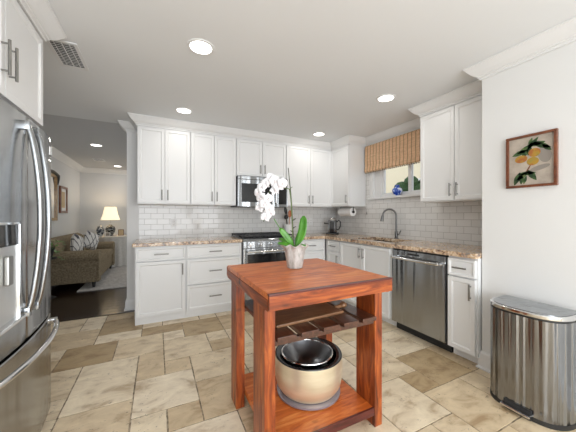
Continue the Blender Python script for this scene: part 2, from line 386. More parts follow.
# right wall with the window opening
WY0, WY1, WZ0, WZ1 = 2.03, 3.09, 1.49, 2.20
w = MB()
w.box(RX, RX+0.14, SY, WY0, 0, CZ); w.box(RX, RX+0.14, WY1, BY, 0, CZ)
w.box(RX, RX+0.14, WY0, WY1, 0, WZ0); w.box(RX, RX+0.14, WY0, WY1, WZ1, CZ)
struct(w.build('wall_right', 'wall_paint'))
struct(MB().box(SX, RX+0.14, -2.5, SY, 0, CZ, 0.004).build('wall_front_right', 'wall_paint_white'))
struct(MB().box(-1.50, -1.36, -2.5, 2.32, 0, CZ).build('wall_left', 'wall_paint'))
w = MB()  # wall behind the camera, around a wide glazed opening
w.box(-1.5, -1.1, -2.64, -2.5, 0, CZ+0.05); w.box(2.1, 3.07, -2.64, -2.5, 0, CZ+0.05); w.box(-1.1, 2.1, -2.64, -2.5, 2.30, CZ+0.05)
struct(w.build('wall_behind', 'wall_paint'))
w = MB()
for xx in (-1.1, -0.05, 0.98, 2.03): w.box(xx, xx+0.07, -2.6, -2.54, 0, 2.30)
w.box(-1.03, 2.03, -2.6, -2.54, 2.23, 2.30); w.box(-1.03, 2.03, -2.6, -2.54, 0.0, 0.08)
struct(w.build('door_1', 'trim_white'))
struct(MB().box(-1.5, RX+0.14, -2.64, BY+0.06, CZ, CZ+0.1).build('ceiling', 'ceiling_paint'))
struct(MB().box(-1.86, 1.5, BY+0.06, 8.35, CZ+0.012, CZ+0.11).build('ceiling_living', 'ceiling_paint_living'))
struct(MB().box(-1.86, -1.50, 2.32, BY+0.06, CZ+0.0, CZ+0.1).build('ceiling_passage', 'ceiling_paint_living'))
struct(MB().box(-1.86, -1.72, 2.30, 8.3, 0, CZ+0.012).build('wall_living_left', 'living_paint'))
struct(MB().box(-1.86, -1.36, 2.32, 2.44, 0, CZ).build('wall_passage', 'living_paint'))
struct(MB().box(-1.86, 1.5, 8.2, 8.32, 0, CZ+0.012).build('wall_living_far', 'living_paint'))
w = MB(); w.box(1.38, 1.5, BY+0.12, 5.3, 0, CZ+0.012); w.box(1.38, 1.5, 7.5, 8.2, 0, CZ+0.012); w.box(1.38, 1.5, 5.3, 7.5, 2.3, CZ+0.012); w.box(1.38, 1.5, 5.3, 7.5, 0, 0.5)
struct(w.build('wall_living_right', 'living_paint'))

# crown moulding profile: (out from wall, height below ceiling)
CR = [(0, 0), (0.090, 0), (0.090, -0.012), (0.082, -0.018), (0.074, -0.030), (0.052, -0.058), (0.034, -0.074), (0.022, -0.080), (0.022, -0.088), (0.010, -0.092), (0.010, -0.108), (0, -0.108)]
def crown(path, name, z=CZ, scale=1.0, m='trim_white', flip=1):
    """mitred crown along a floor-plan path; the moulding lies to the left of travel * flip"""
    pts = [Vector(p) for p in path]; bm_ = bmesh.new(); rings = []
    for i, p in enumerate(pts):
        d0 = (pts[i]-pts[i-1]).normalized() if i else None
        d1 = (pts[i+1]-pts[i]).normalized() if i < len(pts)-1 else None
        n0 = Vector((-d0.y, d0.x))*flip if d0 else None; n1 = Vector((-d1.y, d1.x))*flip if d1 else None
        if n0 is None: n = n1
        elif n1 is None: n = n0
        else: n = (n0+n1); n = n/(n.dot(n0))
        rings.append([bm_.verts.new((p.x+n.x*o_*scale, p.y+n.y*o_*scale, z+h_*scale)) for o_, h_ in CR])
    k = len(CR)
    for i in range(len(rings)-1):
        for j in range(k): bm_.faces.new((rings[i][j], rings[i][(j+1) % k], rings[i+1][(j+1) % k], rings[i+1][j]))
    bm_.faces.new(rings[0][::-1]); bm_.faces.new(rings[-1])
    q = MB(); q.bm.free(); q.bm = bm_
    return struct(q.build(name, m))
UF = 3.655; URF = 2.61       # faces of the wall cabinets
# over the wall cabinets, along the back, round the corner, over the window and the right hand pair
crown([(-0.35, BY+0.118), (-0.35, BY-0.001), (-0.217, BY-0.001), (-0.217, UF-0.001), (URF-0.001, UF-0.001), (URF-0.001, 3.199), (RX-0.001, 3.199), (RX-0.001, 1.984), (URF-0.001, 1.984), (URF-0.001, SY-0.001)], 'trim_1', CZ-0.001, flip=-1)
crown([(RX, SY+0.002), (SX-0.001, SY+0.002), (SX-0.001, -2.5)], 'trim_2', CZ-0.001, flip=-1)
crown([(-1.72, 2.45), (-1.72, 8.2), (1.38, 8.2)], 'trim_3', CZ+0.011, 1.1, flip=-1)
def baseboard(path, name, h=0.14, flip=-1):
    global CR
    old = CR; CR = [(0, 0), (0.028, 0), (0.028, 0.012), (0.018, 0.02), (0.015, h-0.03), (0.012, h-0.015), (0.006, h-0.006), (0, h)]
    o_ = crown(path, name, 0.001, flip=flip); CR = old; return o_
baseboard([(RX-0.5, SY+0.0015), (SX-0.001, SY+0.0015), (SX-0.001, -2.5)], 'baseboard_right')
baseboard([(-0.351, BY+0.119), (-0.351, BY-0.001), (-0.225, BY-0.001)], 'baseboard_back')
baseboard([(-1.72, 2.45), (-1.72, 8.2), (1.38, 8.2)], 'baseboard_living', 0.12)
# casing of the doorway in the far right of the living room
struct(MB().box(-0.60, -0.50, 8.10, 8.17, 0.12, 2.12, 0.006).box(-0.62, -0.48, 8.08, 8.18, 2.12, 2.22, 0.01).build('trim_4', 'trim_white'))

# window over the sink
fr = MB()
fr.box(RX-0.012, RX+0.10, WY1-0.05, WY1, WZ0, WZ1); fr.box(RX-0.012, RX+0.10, WY0, WY0+0.05, WZ0, WZ1)
fr.box(RX-0.012, RX+0.10, WY0+0.05, WY1-0.05, WZ1-0.06, WZ1)
win = struct(fr.build('window_1', 'trim_white'))
MB().box(RX-0.045, RX+0.11, WY0-0.02, WY1+0.03, WZ0-0.028, WZ0+0.002, 0.004).build('window_sill', 'trim_white', win)
def sash(y0, y1, xo):
    f = MB(); t = 0.045
    f.box(xo, xo+0.04, y0, y0+t, WZ0+0.003, WZ1-0.06); f.box(xo, xo+0.04, y1-t, y1, WZ0+0.003, WZ1-0.06)
    f.box(xo, xo+0.04, y0+t, y1-t, WZ0+0.003, WZ0+0.055); f.box(xo, xo+0.04, y0+t, y1-t, WZ1-0.11, WZ1-0.06)
    s = f.build('sash', 'trim_white', win)
    MB().box(xo+0.017, xo+0.023, y0+t, y1-t, WZ0+0.055, WZ1-0.11).build('pane', 'glass', s)
sash(2.41, 2.92, RX+0.045); sash(2.09, 2.43, RX+0.02)
MB().box(RX+0.03, RX+0.07, 2.92, 3.04, WZ0+0.003, WZ1-0.06).build('side_panel', 'trim_white', win)
# the view outside
hb = MB().box(6.2, 6.4, 2.0, 9.0, 0, 5.0)
nb = thing('neighbouring_house', 'tan house wall seen outside the sink window', 'house', (6.2, 5, 0))
MB().box(0, 0.3, -2.2, 5.0, 0, 5.0).build('wall_siding', 'siding', nb)
MB().box(-0.04, 0, -1.2, -0.1, 0.9, 2.1).build('house_window', 'black_gloss', nb)
MB().box(-0.07, -0.04, -1.3, -1.2, 0.8, 2.2).box(-0.07, -0.04, -0.1, 0, 0.8, 2.2).box(-0.07, -0.04, -1.2, -0.1, 2.1, 2.2).box(-0.07, -0.04, -1.2, -0.1, 0.8, 0.9).build('window_trim', 'trim_white', nb)
hb.bm.free()
h = MB()
for k in range(60): h.ball((5.2+random.uniform(-.3, .3), 4.2+random.uniform(-.5, .35), -0.1+2.05*(k/59)), random.uniform(.12, .25), seg=8)
tag(h.build('garden_shrub', 'hedge'), 'dark green shrub outside beyond the sink window', 'shrub')
struct(MB().box(RX+0.14, 9, -2, 10, -0.3, -0.2).build('floor_outside', 'grout'))

# ------------------------------------------------------------------ cabinets
def panel_mesh(w, h, t=0.019, rail=0.055, flat=False):
    """shaker panel, lower left corner at the origin, front towards -Y"""
    b = MB(); bm_ = b.bm
    b.box(0, w, -t, 0.0085, 0, h, 0.0015)
    if not flat:
        f = min(bm_.faces, key=lambda f: f.calc_center_median().y + (0 if f.calc_area() > w*h*.5 else 9))
        bmesh.ops.inset_region(bm_, faces=[f], thickness=rail-0.010)
        bmesh.ops.inset_region(bm_, faces=[f], thickness=0.010, depth=-0.006)
        bmesh.ops.inset_region(bm_, faces=[f], thickness=0.004, depth=-0.003)
    return b
def pull(parent, x, z, vertical, ln=0.128, y=-0.019):
    b = MB(); r = 0.0065; st = 0.028; e = ln/2; q = ln/2-0.018
    if vertical:
        b.tube([(x, y-st, z-e), (x, y-st, z+e)], r); 
        for s_ in (-q, q): b.tube([(x, y-st, z+s_), (x, y+0.001, z+s_)], 0.0045, 8)
    else:
        b.tube([(x-e, y-st, z), (x+e, y-st, z)], r)
        for s_ in (-q, q): b.tube([(x+s_, y-st, z), (x+s_, y+0.001, z)], 0.0045, 8)
    return b.build('handle', 'nickel', parent, True)
def door(parent, x, z, w, h, hx=None, hz=None, kind='door', rail=0.055, horiz=False, ln=0.128):
    d = panel_mesh(w, h, rail=rail).build(kind, 'cabinet_white', parent); d.location = (x, -0.001, z)
    if hx is not None: pull(d, hx, hz, not horiz, ln)
    return d
def cab(name, label, loc, rz, w, depth, z0, z1, group=None, toe=False):
    t = thing(name, label, 'cabinet', (loc[0], loc[1], 0), rz, group)
    if toe:
        if 'sink' in label and 'two doors' in label:   # open box: the basin hangs inside
            b = MB().box(0, w, 0.008, 0.018, 0.082, z1, 0.001).box(0, 0.018, 0.0185, depth, 0.082, z1).box(w-0.018, w, 0.0185, depth, 0.082, z1).box(0.0185, w-0.0185, 0.0185, depth, 0.082, 0.10).box(0.0185, w-0.0185, depth-0.012, depth, 0.1005, z1)
        else: b = MB().box(0, w, 0.008, depth, 0.082, z1, 0.001)
        b.build('body', 'cabinet_white', t)
        MB().box(0, w, 0.03 if rz == 0 else 0.075, depth, 0, 0.0815).build('toe_kick', 'cabinet_white', t)
    else:
        MB().box(0, w, 0.008, depth, z0, z1, 0.001).build('body', 'cabinet_white', t)
    return t
G = 0.002
def upper(label, loc, rz, w, z0, z1, nd=2, depth=0.33, hside=None, group='white shaker wall cabinets', hz=0.10):
    t = cab('wall_cabinet', label, loc, rz, w, depth, z0, z1, group)
    e = 0.006; dw = (w-2*e-(nd-1)*0.006)/nd; dh = z1-z0-0.03
    for k in range(nd):
        x = e+k*(dw+0.006)
        hx = (dw-0.03 if k == 0 else 0.03) if nd == 2 else (0.03 if hside == 'l' else dw-0.03)
        door(t, x, z0+0.012, dw, dh, hx, hz)
    return t
UD = BY-UF-G
upper('tall white two-door wall cabinet at the left end of the back wall', (-0.215, UF), 0, 0.603, 1.362, 2.31, depth=UD)
upper('tall white two-door wall cabinet directly left of the microwave', (0.390, UF), 0, 0.598, 1.362, 2.31, depth=UD)
upper('short white two-door wall cabinet above the microwave', (0.990, UF), 0, 0.768, 1.775, 2.31, depth=UD)
upper('tall white two-door wall cabinet right of the microwave, up to the corner', (1.760, UF), 0, 0.848, 1.362, 2.31, depth=UD)
upper('narrow one-door white wall cabinet in the corner above the paper towel roll', (URF, BY-0.338), -PI/2, BY-0.338-3.20, 1.362, 2.31, nd=1, depth=RX-URF-G, hside='r')
upper('white two-door wall cabinet right of the bamboo shade', (URF, 1.983), -PI/2, 1.983-1.229, 1.362, 2.31, depth=RX-URF-G)
# over the fridge, facing +X
t = cab('wall_cabinet', 'white two-door cabinet above the refrigerator at the left edge', (-0.65, 1.215), PI/2, 0.935, 0.70, 1.755, 2.31, 'white shaker wall cabinets')
for k in range(2):
    door(t, 0.012+k*0.458, 1.767, 0.452, 0.525, 0.42 if k == 0 else 0.03, 0.17, ln=0.16)
crown([(-0.632, 1.20), (-0.632, 2.152), (-1.36, 2.152)], 'trim_5', CZ-0.001, flip=-1)
struct(MB().box(-1.36, -0.634, 1.215, 2.150, 2.311, CZ-0.002).build('trim_6', 'trim_white'))
struct(MB().box(-0.214, URF+0.001, UF+0.002, BY-0.002, 2.311, CZ-0.002).box(URF+0.002, RX-0.002, 3.201, BY-0.002, 2.311, CZ-0.002).box(URF+0.002, RX-0.002, SY+0.004, 1.981, 2.311, CZ-0.002).build('trim_7', 'trim_white'))

BF = 3.36; BD = BY-BF-G; CT = 0.874
def base(label, loc, rz, w, layout, depth, hs=None, fill0=0, fill1=0):
    t = cab('base_cabinet', label, loc, rz, w, depth, 0, CT, 'white shaker base cabinets', True)
    e = 0.010
    for (kind, xa, xb, za, zb, h) in layout:
        ww = xb-xa; hh = zb-za
        if kind == 'drawer': door(t, xa, za, ww, hh, ww/2, hh/2, 'drawer', 0.028 if hh < .2 else .045, True, min(0.15, ww*.5))
        else: door(t, xa, za, ww, hh, (0.03 if h == 'l' else ww-0.03), hh-0.10)
    return t
base('white base cabinet with one drawer over one wide door, left end of the back wall', (-0.22, BF), 0, 0.527,
     [('drawer', .012, .517, .712, .855, 0), ('door', .012, .517, .095, .700, 'r')], BD)
base('white base cabinet of three wide drawers left of the range', (0.309, BF), 0, 0.674,
     [('drawer', .008, .664, .712, .855, 0), ('drawer', .008, .664, .400, .698, 0), ('drawer', .008, .664, .095, .388, 0)], BD)
base('white base cabinet with drawers between the range and the corner', (1.757, BF), 0, 0.526,
     [('drawer', .012, .50, .712, .855, 0), ('drawer', .012, .50, .400, .698, 0), ('drawer', .012, .50, .095, .388, 0)], BD)
RF = 2.286; RD = RX-RF-G
base('narrow white base cabinet of drawers in the corner beside the sink cabinet', (RF, 3.356), -PI/2, 3.356-2.990,
     [('drawer', .075, .355, .712, .855, 0), ('door', .075, .355, .095, .700, 'r')], RD)
base('white sink base cabinet with two doors below the faucet', (RF, 2.988), -PI/2, 2.988-2.090,
     [('door', .012, .442, .095, .855, 'r'), ('door', .448, .875, .095, .855, 'l')], RD)
base('narrow white base cabinet with drawer and door right of the dishwasher', (RF, 1.470), -PI/2, 1.470-1.232,
     [('drawer', .008, .228, .712, .855, 0), ('door', .008, .228, .095, .700, 'r')], RD)

# worktops
def rounded_slab(name, outline, z0, z1, label):
    b = MB().prism(outline, 'z', z0, z1); o_ = b.build(name, 'granite')
    bv = o_.modifiers.new('bevel', 'BEVEL'); bv.width = 0.008; bv.segments = 3; bv.limit_method = 'ANGLE'
    return tag(o_, label, 'countertop')
rounded_slab('countertop', [(-0.245, BF-0.035), (0.984, BF-0.035), (0.984, BY-0.009), (-0.245, BY-0.009)], 0.875, 0.914, 'speckled brown granite worktop left of the range')
SKX0, SKX1, SKY0, SKY1 = 2.40, 2.80, 2.22, 2.86
b = MB(); x0, x1 = RF-0.035, RX-0.009
b.box(1.757, x1, BF-0.035, BY-0.009, 0.875, 0.914)
b.box(x0, x1, SKY1, BF-0.035, 0.875, 0.914); b.box(x0, x1, SY+0.006, SKY0, 0.875, 0.914)
b.box(x0, SKX0, SKY0, SKY1, 0.875, 0.914); b.box(SKX1, x1, SKY0, SKY1, 0.875, 0.914)
tag(b.build('countertop', 'granite'), 'speckled brown granite worktop running under the window around the sink', 'countertop')
b = MB()
b.box(SKX0-0.004, SKX1+0.004, SKY0-0.004, SKY1+0.004, 0.70, 0.712)
for a in ((SKX0-0.004, SKX0, SKY0-0.004, SKY1+0.004), (SKX1, SKX1+0.004, SKY0-0.004, SKY1+0.004), (SKX0, SKX1, SKY0-0.004, SKY0), (SKX0, SKX1, SKY1, SKY1+0.004)):
    b.box(*a, 0.712, 0.8745)
tag(b.build('sink', 'steel'), 'stainless undermount sink set in the granite below the window', 'sink')
# backsplash tile
tag(MB().box(-0.213, RX-0.008, BY-0.008, BY-0.0005, 0.914, 1.3615).build('backsplash', 'subway_x'), 'white glossy subway tile backsplash on the back wall', 'backsplash')
b = MB(); b.box(RX-0.008, RX-0.0005, SY+0.003, BY-0.0085, 0.914, 1.3615); b.box(RX-0.008, RX-0.0005, 1.985, 3.198, 1.362, WZ0-0.03)
b.box(RX-0.008, RX-0.0005, WY1+0.032, 3.198, WZ0-0.03, 2.28); 
tag(b.build('backsplash', 'subway_y'), 'white glossy subway tile backsplash below the sink window', 'backsplash')

# outlets
def outlet(label, loc, rz, dark_=False):
    t = thing('wall_outlet', label, 'outlet', loc, rz)
    MB().box(-0.036, 0.036, -0.006, 0, -0.058, 0.058, 0.002).build('cover_plate', 'trim_white', t)
    for z in (-0.02, 0.02):
        s = MB().box(-0.016, 0.016, -0.0075, -0.0055, z-0.014, z+0.014, 0.001).build('socket', 'paper', t)
        MB().box(-0.008, -0.005, -0.0082, -0.0072, z-0.006, z+0.006).box(0.005, 0.008, -0.0082, -0.0072, z-0.006, z+0.006).build('slot', 'gap_dark', s)
    return t
outlet('white wall outlet on the tiles at the left of the back wall', (0.205, BY-0.0085, 1.12), 0)
outlet('white wall outlet on the tiles near the coffee maker', (2.40, BY-0.0085, 1.12), 0)
outlet('white wall outlet on the tiles under the right wall cabinet', (RX-0.0085, 1.50, 1.10), -PI/2)

# ------------------------------------------------------------------ range
rg = thing('kitchen_range', 'stainless gas range with black oven window between white base cabinets', 'range', (0.990, BF-0.02, 0))
Wd = 0.760
MB().box(0, Wd, 0.02, 0.63, 0.08, 0.915, 0.002).build('body', 'dark_metal', rg)
MB().box(0.01, Wd-0.01, 0.06, 0.6, 0.0, 0.08).build('toe_kick', 'black_matte', rg)
d = MB().box(0.004, Wd-0.004, -0.018, 0.018, 0.235, 0.790, 0.004).build('oven_door', 'steel', rg)
MB().box(0.06, Wd-0.06, -0.021, -0.017, 0.27, 0.715, 0.002).build('oven_window', 'black_gloss', d)
b = MB().tube([(0.05, -0.065, 0.752), (Wd-0.05, -0.065, 0.752)], 0.013, 12)
for x in (0.07, Wd-0.07): b.box(x-0.012, x+0.012, -0.065, -0.017, 0.742, 0.762, 0.002)
b.build('handle', 'chrome', d, True)
dr = MB().box(0.004, Wd-0.004, -0.015, 0.018, 0.085, 0.228, 0.004).build('warming_drawer', 'steel', rg)
cp = MB().prism([(-0.035, 0.798), (0.02, 0.798), (0.02, 0.912), (-0.008, 0.912), (-0.035, 0.880)], 'x', 0.002, Wd-0.002).build('control_panel', 'steel', rg)
for k in range(5):
    x = 0.09+k*0.145
    b = MB()
    b.tube([(x, -0.034, 0.842), (x, -0.062, 0.842)], [0.023, 0.019], 16); b.box(x-0.004, x+0.004, -0.070, -0.060, 0.824, 0.860, 0.001)
    b.build('knob', 'chrome', rg, True)
MB().box(0.012, Wd-0.012, 0.0, 0.62, 0.9155, 0.925, 0.003).build('cooktop', 'black_gloss', rg)
for gx in (0.13, 0.38, 0.63):
    g = MB(); a0, a1 = gx-0.118, gx+0.118
    for yy in (0.03, 0.60): g.box(a0, a1, yy-0.006, yy+0.006, 0.942, 0.957, 0.002)
    for xx in (a0+0.006, a1-0.006, gx): g.box(xx-0.006, xx+0.006, 0.03, 0.60, 0.942, 0.957, 0.002)
    for yy in (0.17, 0.315, 0.46): g.box(a0, a1, yy-0.005, yy+0.005, 0.942, 0.957, 0.002)
    for xx in (a0+0.006, a1-0.006):
        for yy in (0.04, 0.59): g.box(xx-0.006, xx+0.006, yy-0.006, yy+0.006, 0.925, 0.943)
    g.build('burner_grate', 'cast_iron', rg)
    for yy in (0.17, 0.46):
        MB().lathe([(0.045, 0.925), (0.045, 0.934), (0.03, 0.938), (0.001, 0.939)], gx, yy, 20).build('burner', 'cast_iron', rg, True)

# microwave
mw = thing('microwave', 'stainless over-the-range microwave with black door window', 'microwave', (0.993, 3.575, 1.345))
MB().box(0, 0.757, 0.03, 0.40, 0, 0.425, 0.002).build('body', 'black_matte', mw)
d = MB().box(0.0, 0.59, -0.005, 0.029, 0.0, 0.38, 0.004).build('door', 'steel', mw)
MB().box(0.05, 0.50, -0.0075, -0.004, 0.065, 0.325, 0.003).build('door_window', 'black_gloss', d)
MB().tube([(0.555, -0.006, 0.05), (0.555, -0.04, 0.06), (0.555, -0.045, 0.19), (0.555, -0.04, 0.32), (0.555, -0.006, 0.33)], 0.009, 10).build('handle', 'chrome', d, True)
cpn = MB().box(0.593, 0.757, -0.005, 0.029, 0.0, 0.38, 0.004).build('control_panel', 'steel', mw)
MB().box(0.610, 0.740, -0.0075, -0.004, 0.04, 0.35, 0.002).build('keypad', 'black_gloss', cpn)
b = MB(); b.box(0, 0.757, -0.005, 0.029, 0.383, 0.425, 0.003); b.build('vent_grille', 'steel', mw)

# dishwasher (faces -X)
dw = thing('dishwasher', 'stainless steel dishwasher between the white base cabinets', 'dishwasher', (RF, 2.084, 0), -PI/2)
MB().box(0.004, 0.604, 0.03, 0.58, 0.085, 0.866).build('body', 'black_matte', dw)
MB().box(0.004, 0.604, 0.06, 0.5, 0.0, 0.085).build('toe_kick', 'black_matte', dw)
d = MB().box(0.010, 0.598, -0.022, 0.029, 0.098, 0.790, 0.004).box(0.010, 0.598, -0.006, 0.029, 0.79, 0.855, 0.003).build('door', 'steel', dw)
MB().box(0.010, 0.598, -0.003, 0.029, 0.857, 0.866).build('top_seal', 'gap_dark', dw)
b = MB(); pts = [(0.045+0.514*k/12, -0.060-0.010*math.sin(PI*k/12), 0.785) for k in range(13)]
b.tube(pts, 0.014, 12)
for x in (0.055, 0.55): b.box(x-0.016, x+0.016, -0.062, -0.004, 0.772, 0.800, 0.003)
b.build('handle', 'chrome', d, True)
MB().box(0.20, 0.33, -0.0085, -0.0055, 0.820, 0.838, 0.001).build('display_strip', 'black_gloss', d)

# ------------------------------------------------------------------ fridge (faces +X)
FY0, FY1, FX = 1.235, 2.150, -0.592
FW = FY1-FY0
def bow(u):  # how far the door face bulges out, u from 0 to 1 across both doors
    return 0.036*(1-(2*u-1)**2)
fg = thing('refrigerator', 'stainless french-door refrigerator with bottom freezer drawer and water dispenser', 'refrigerator', (FX, FY0, 0), PI/2)
# local x along +Y, local -y out towards the room
MB().box(0.012, FW-0.012, 0.075, 0.72, 0.04, 1.685, 0.004).build('body', 'dark_metal', fg)
MB().box(0.03, FW-0.03, 0.10, 0.6, 0.0, 0.04).build('foot_grille', 'black_matte', fg)
def bowed(u0, u1, z0, z1, name, parent, m='steel_fridge', th=0.07):
    n = 14; prof = []
    for k in range(n+1):
        u = u0+(u1-u0)*k/n; y_ = -bow(u)
        e = min(k, n-k)
        x_ = u*FW
        prof.append((x_, y_))
    # round the two vertical edges
    r = 0.012
    a = prof[0]; b_ = prof[-1]
    prof = [(a[0], a[1]+r), (a[0]+r*0.3, a[1]+r*0.3)] + [p for p in prof if p[0] > a[0]+r and p[0] < b_[0]-r] + [(b_[0]-r*0.3, b_[1]+r*0.3), (b_[0], b_[1]+r)]
    prof += [(b_[0], th), (a[0], th)]
    o_ = MB().prism(prof, 'z', z0, z1).build(name, m, parent, True)
    bv = o_.modifiers.new('bevel', 'BEVEL'); bv.width = 0.006; bv.segments = 3; bv.limit_method = 'ANGLE'; bv.angle_limit = math.radians(50)
    return o_
dl = bowed(0.002, 0.4975, 0.628, 1.692, 'door', fg); drr = bowed(0.5025, 0.998, 0.628, 1.692, 'door', fg)
df = bowed(0.002, 0.998, 0.05, 0.612, 'freezer_drawer', fg)
def fhandle(parent, u):
    x = u*FW; y_ = -bow(u); b = MB(); pts = []
    for k in range(21):
        s_ = k/20; pts.append((x, y_-0.018-0.045*math.sin(PI*s_)**0.7, 0.77+0.865*s_))
    b.tube(pts, 0.0125, 12)
    for z in (0.77, 1.635): b.box(x-0.013, x+0.013, y_-0.028, y_+0.004, z-0.02, z+0.02, 0.004)
    return b.build('handle', 'steel', parent, True)
fhandle(dl, 0.445); fhandle(drr, 0.557)
b = MB(); pts = []
for k in range(25):
    s_ = k/24; u = 0.05+0.90*s_; pts.append((u*FW, -bow(u)-0.020-0.040*math.sin(PI*s_)**0.6, 0.575))
b.tube(pts, 0.0125, 12)
for u in (0.05, 0.95): b.box(u*FW-0.02, u*FW+0.02, -bow(u)-0.030, -bow(u)+0.006, 0.562, 0.588, 0.004)
b.build('handle', 'chrome', df, True)
# dispenser on the left (near) door
dp = MB()
xa, xb = 0.135, 0.365; yb = -bow(0.28)-0.004
dp.box(xa, xa+0.012, yb-0.012, yb+0.03, 0.76, 1.19, 0.003); dp.box(xb-0.012, xb, yb-0.012, yb+0.03, 0.76, 1.19, 0.003)
dp.box(xa, xb, yb-0.012, yb+0.03, 1.178, 1.19, 0.003); dp.box(xa, xb, yb-0.03, yb+0.03, 0.76, 0.775, 0.003)
dsp = dp.build('water_dispenser', 'chrome', dl)
MB().box(xa+0.012, xb-0.012, yb-0.008, yb+0.02, 1.09, 1.178).build('control_panel', 'black_gloss', dsp)
MB().box(xa+0.012, xb-0.012, yb-0.004, yb+0.02, 0.775, 1.088).build('recess', 'nickel_light', dsp)
MB().box((xa+xb)/2-0.02, (xa+xb)/2+0.02, yb-0.022, yb-0.004, 0.93, 1.05, 0.006).build('paddle', 'nickel', dsp)
MB().box(0.93*FW-0.018, 0.93*FW+0.018, -bow(.93)-0.004, -bow(.93)+0.004, 1.585, 1.635, 0.002).build('badge', 'chrome', drr)

# ------------------------------------------------------------------ faucet, towel roll, vase, shade
fx, fy = 2.855, 2.54
f = thing('faucet', 'dark chrome gooseneck pull-down kitchen faucet behind the sink', 'faucet', (fx, fy, 0.915))
MB().lathe([(0.027, 0), (0.027, 0.008), (0.019, 0.016), (0.019, 0.09), (0.014, 0.10)], seg=20).build('base', 'dark_metal', f, True)
R_ = 0.085; dirx, diry = -0.62, 0.78
pts = [(0, 0, 0.09), (0, 0, 0.20), (0, 0, 0.305)]
for k in range(1, 13):
    a = PI*k/12*0.97; q = R_*(1-math.cos(a)); pts.append((dirx*q, diry*q, 0.305+R_*math.sin(a)))
MB().tube(pts, 0.0115, 12).build('spout', 'dark_metal', f, True)
e = Vector(pts[-1])
MB().tube([e+Vector((0, 0, 0.005)), e+Vector((dirx*.006, diry*.006, -0.03)), e+Vector((dirx*.016, diry*.016, -0.085))], [0.013, 0.018, 0.022], 14).build('spray_head', 'dark_metal', f, True)
MB().tube([(0, 0, 0.055), (0.01, -0.035, 0.055)], 0.012, 12).tube([(0.01, -0.035, 0.058), (0.0, -0.06, 0.085), (0.0, -0.075, 0.11)], 0.006, 8).build('lever', 'dark_metal', f, True)

pr = thing('paper_towel_roll', 'white paper towel roll on a holder under the corner wall cabinet', 'paper towel', (2.745, 3.43, 1.278))
def ringcyl(b, r0, r1, y0, y1, seg=32):
    rr = []
    for (r, y_) in ((r0, y0), (r1, y0), (r1, y1), (r0, y1)):
        rr.append([b.bm.verts.new((r*math.cos(2*PI*k/seg), y_, r*math.sin(2*PI*k/seg))) for k in range(seg)])
    for i in range(4):
        for k in range(seg): b.bm.faces.new((rr[i][k], rr[i][(k+1) % seg], rr[(i+1) % 4][(k+1) % seg], rr[(i+1) % 4][k]))
    return b
ringcyl(MB(), 0.020, 0.064, -0.15, 0.15).build('paper', 'paper', pr, True)
b = MB(); b.tube([(0, -0.165, 0), (0, 0.165, 0)], 0.008, 10)
for y_ in (-0.162, 0.162): b.box(-0.008, 0.008, y_-0.004, y_+0.004, -0.01, 0.083)
b.build('holder', 'dark_metal', pr)
MB().tube([(0, -0.170, 0), (0, -0.152, 0)], 0.019, 20).build('end_knob', 'black_matte', pr)

vs = [(0.030, 0), (0.034, 0.006), (0.052, 0.030), (0.066, 0.062), (0.062, 0.088), (0.040, 0.108), (0.027, 0.116), (0.026, 0.128), (0.034, 0.142), (0.030, 0.142), (0.021, 0.128)]
tag(MB().lathe(vs, 0, 0, 28).build('porcelain_vase', 'blue_white_china', None, True, (2.930, 2.59, WZ0+0.0025)), 'small round blue and white porcelain vase on the window sill', 'vase')

sh = thing('bamboo_shade', 'woven bamboo roman shade hanging over the sink window', 'shade', (2.885, 1.992, 1.88))
b = MB(); Ln = 3.165-1.992; n = 60
rows = [(0.012, 0.405), (0.0, 0.38), (0.002, 0.30), (-0.004, 0.20), (0.002, 0.10), (-0.006, 0.055), (-0.010, 0.02), (0.004, 0.0)]
grid = []
for (xo, z) in rows:
    grid.append([b.bm.verts.new((xo, Ln*k/n, z+(0.006*abs(math.sin(k*PI*26/n)) if z == 0 else 0))) for k in range(n+1)])
for i in range(len(rows)-1):
    for k in range(n): b.bm.faces.new((grid[i][k], grid[i][k+1], grid[i+1][k+1], grid[i+1][k]))
o = b.build('woven_panel', 'bamboo', sh); sd = o.modifiers.new('thickness', 'SOLIDIFY'); sd.thickness = 0.006; sd.offset = 0
b = MB(); 
for k in range(34): b.ball((-0.006, 0.02+(Ln-0.04)*k/33, -0.008), 0.011, 0.013, 0.009, seg=8)
b.build('fringe', 'grout', sh)
MB().box(0.016, 0.038, 0.0, Ln, 0.36, 0.41).build('head_rail', 'frame_gold', sh)
cdl = MB().tube([(0.008, 3.135-1.992, -0.005), (0.008, 3.135-1.992, -0.60)], 0.0022, 6).build('pull_cord', 'nickel', sh)
MB().tube([(0.008, 3.135-1.992, -0.60), (0.008, 3.135-1.992, -0.64)], [0.004, 0.008], 8).build('cord_tassel', 'nickel', sh)

# ------------------------------------------------------------------ things on the worktop
cm = thing('coffee_maker', 'small black and silver coffee machine on the granite in the corner', 'coffee maker', (2.63, 3.66, 0.9155), math.radians(-40))
MB().box(-0.10, 0.10, -0.11, 0.11, 0, 0.02, 0.006).build('base', 'black_matte', cm)
MB().lathe([(0.068, 0.021), (0.074, 0.03), (0.074, 0.225), (0.066, 0.235)], 0, 0.0, 28).build('body', 'steel', cm, True)
MB().box(-0.038, 0.038, -0.084, -0.06, 0.03, 0.215, 0.006).build('front_panel', 'black_gloss', cm)
MB().lathe([(0.066, 0.236), (0.060, 0.252), (0.035, 0.268), (0.012, 0.272), (0.012, 0.285), (0.004, 0.290)], 0, 0, 24).build('lid', 'chrome', cm, True)
MB().tube([(0.07, 0, 0.20), (0.105, 0, 0.23), (0.130, 0, 0.20), (0.128, 0, 0.13), (0.105, 0, 0.08), (0.072, 0, 0.07)], 0.009, 10).build('handle', 'black_matte', cm, True)
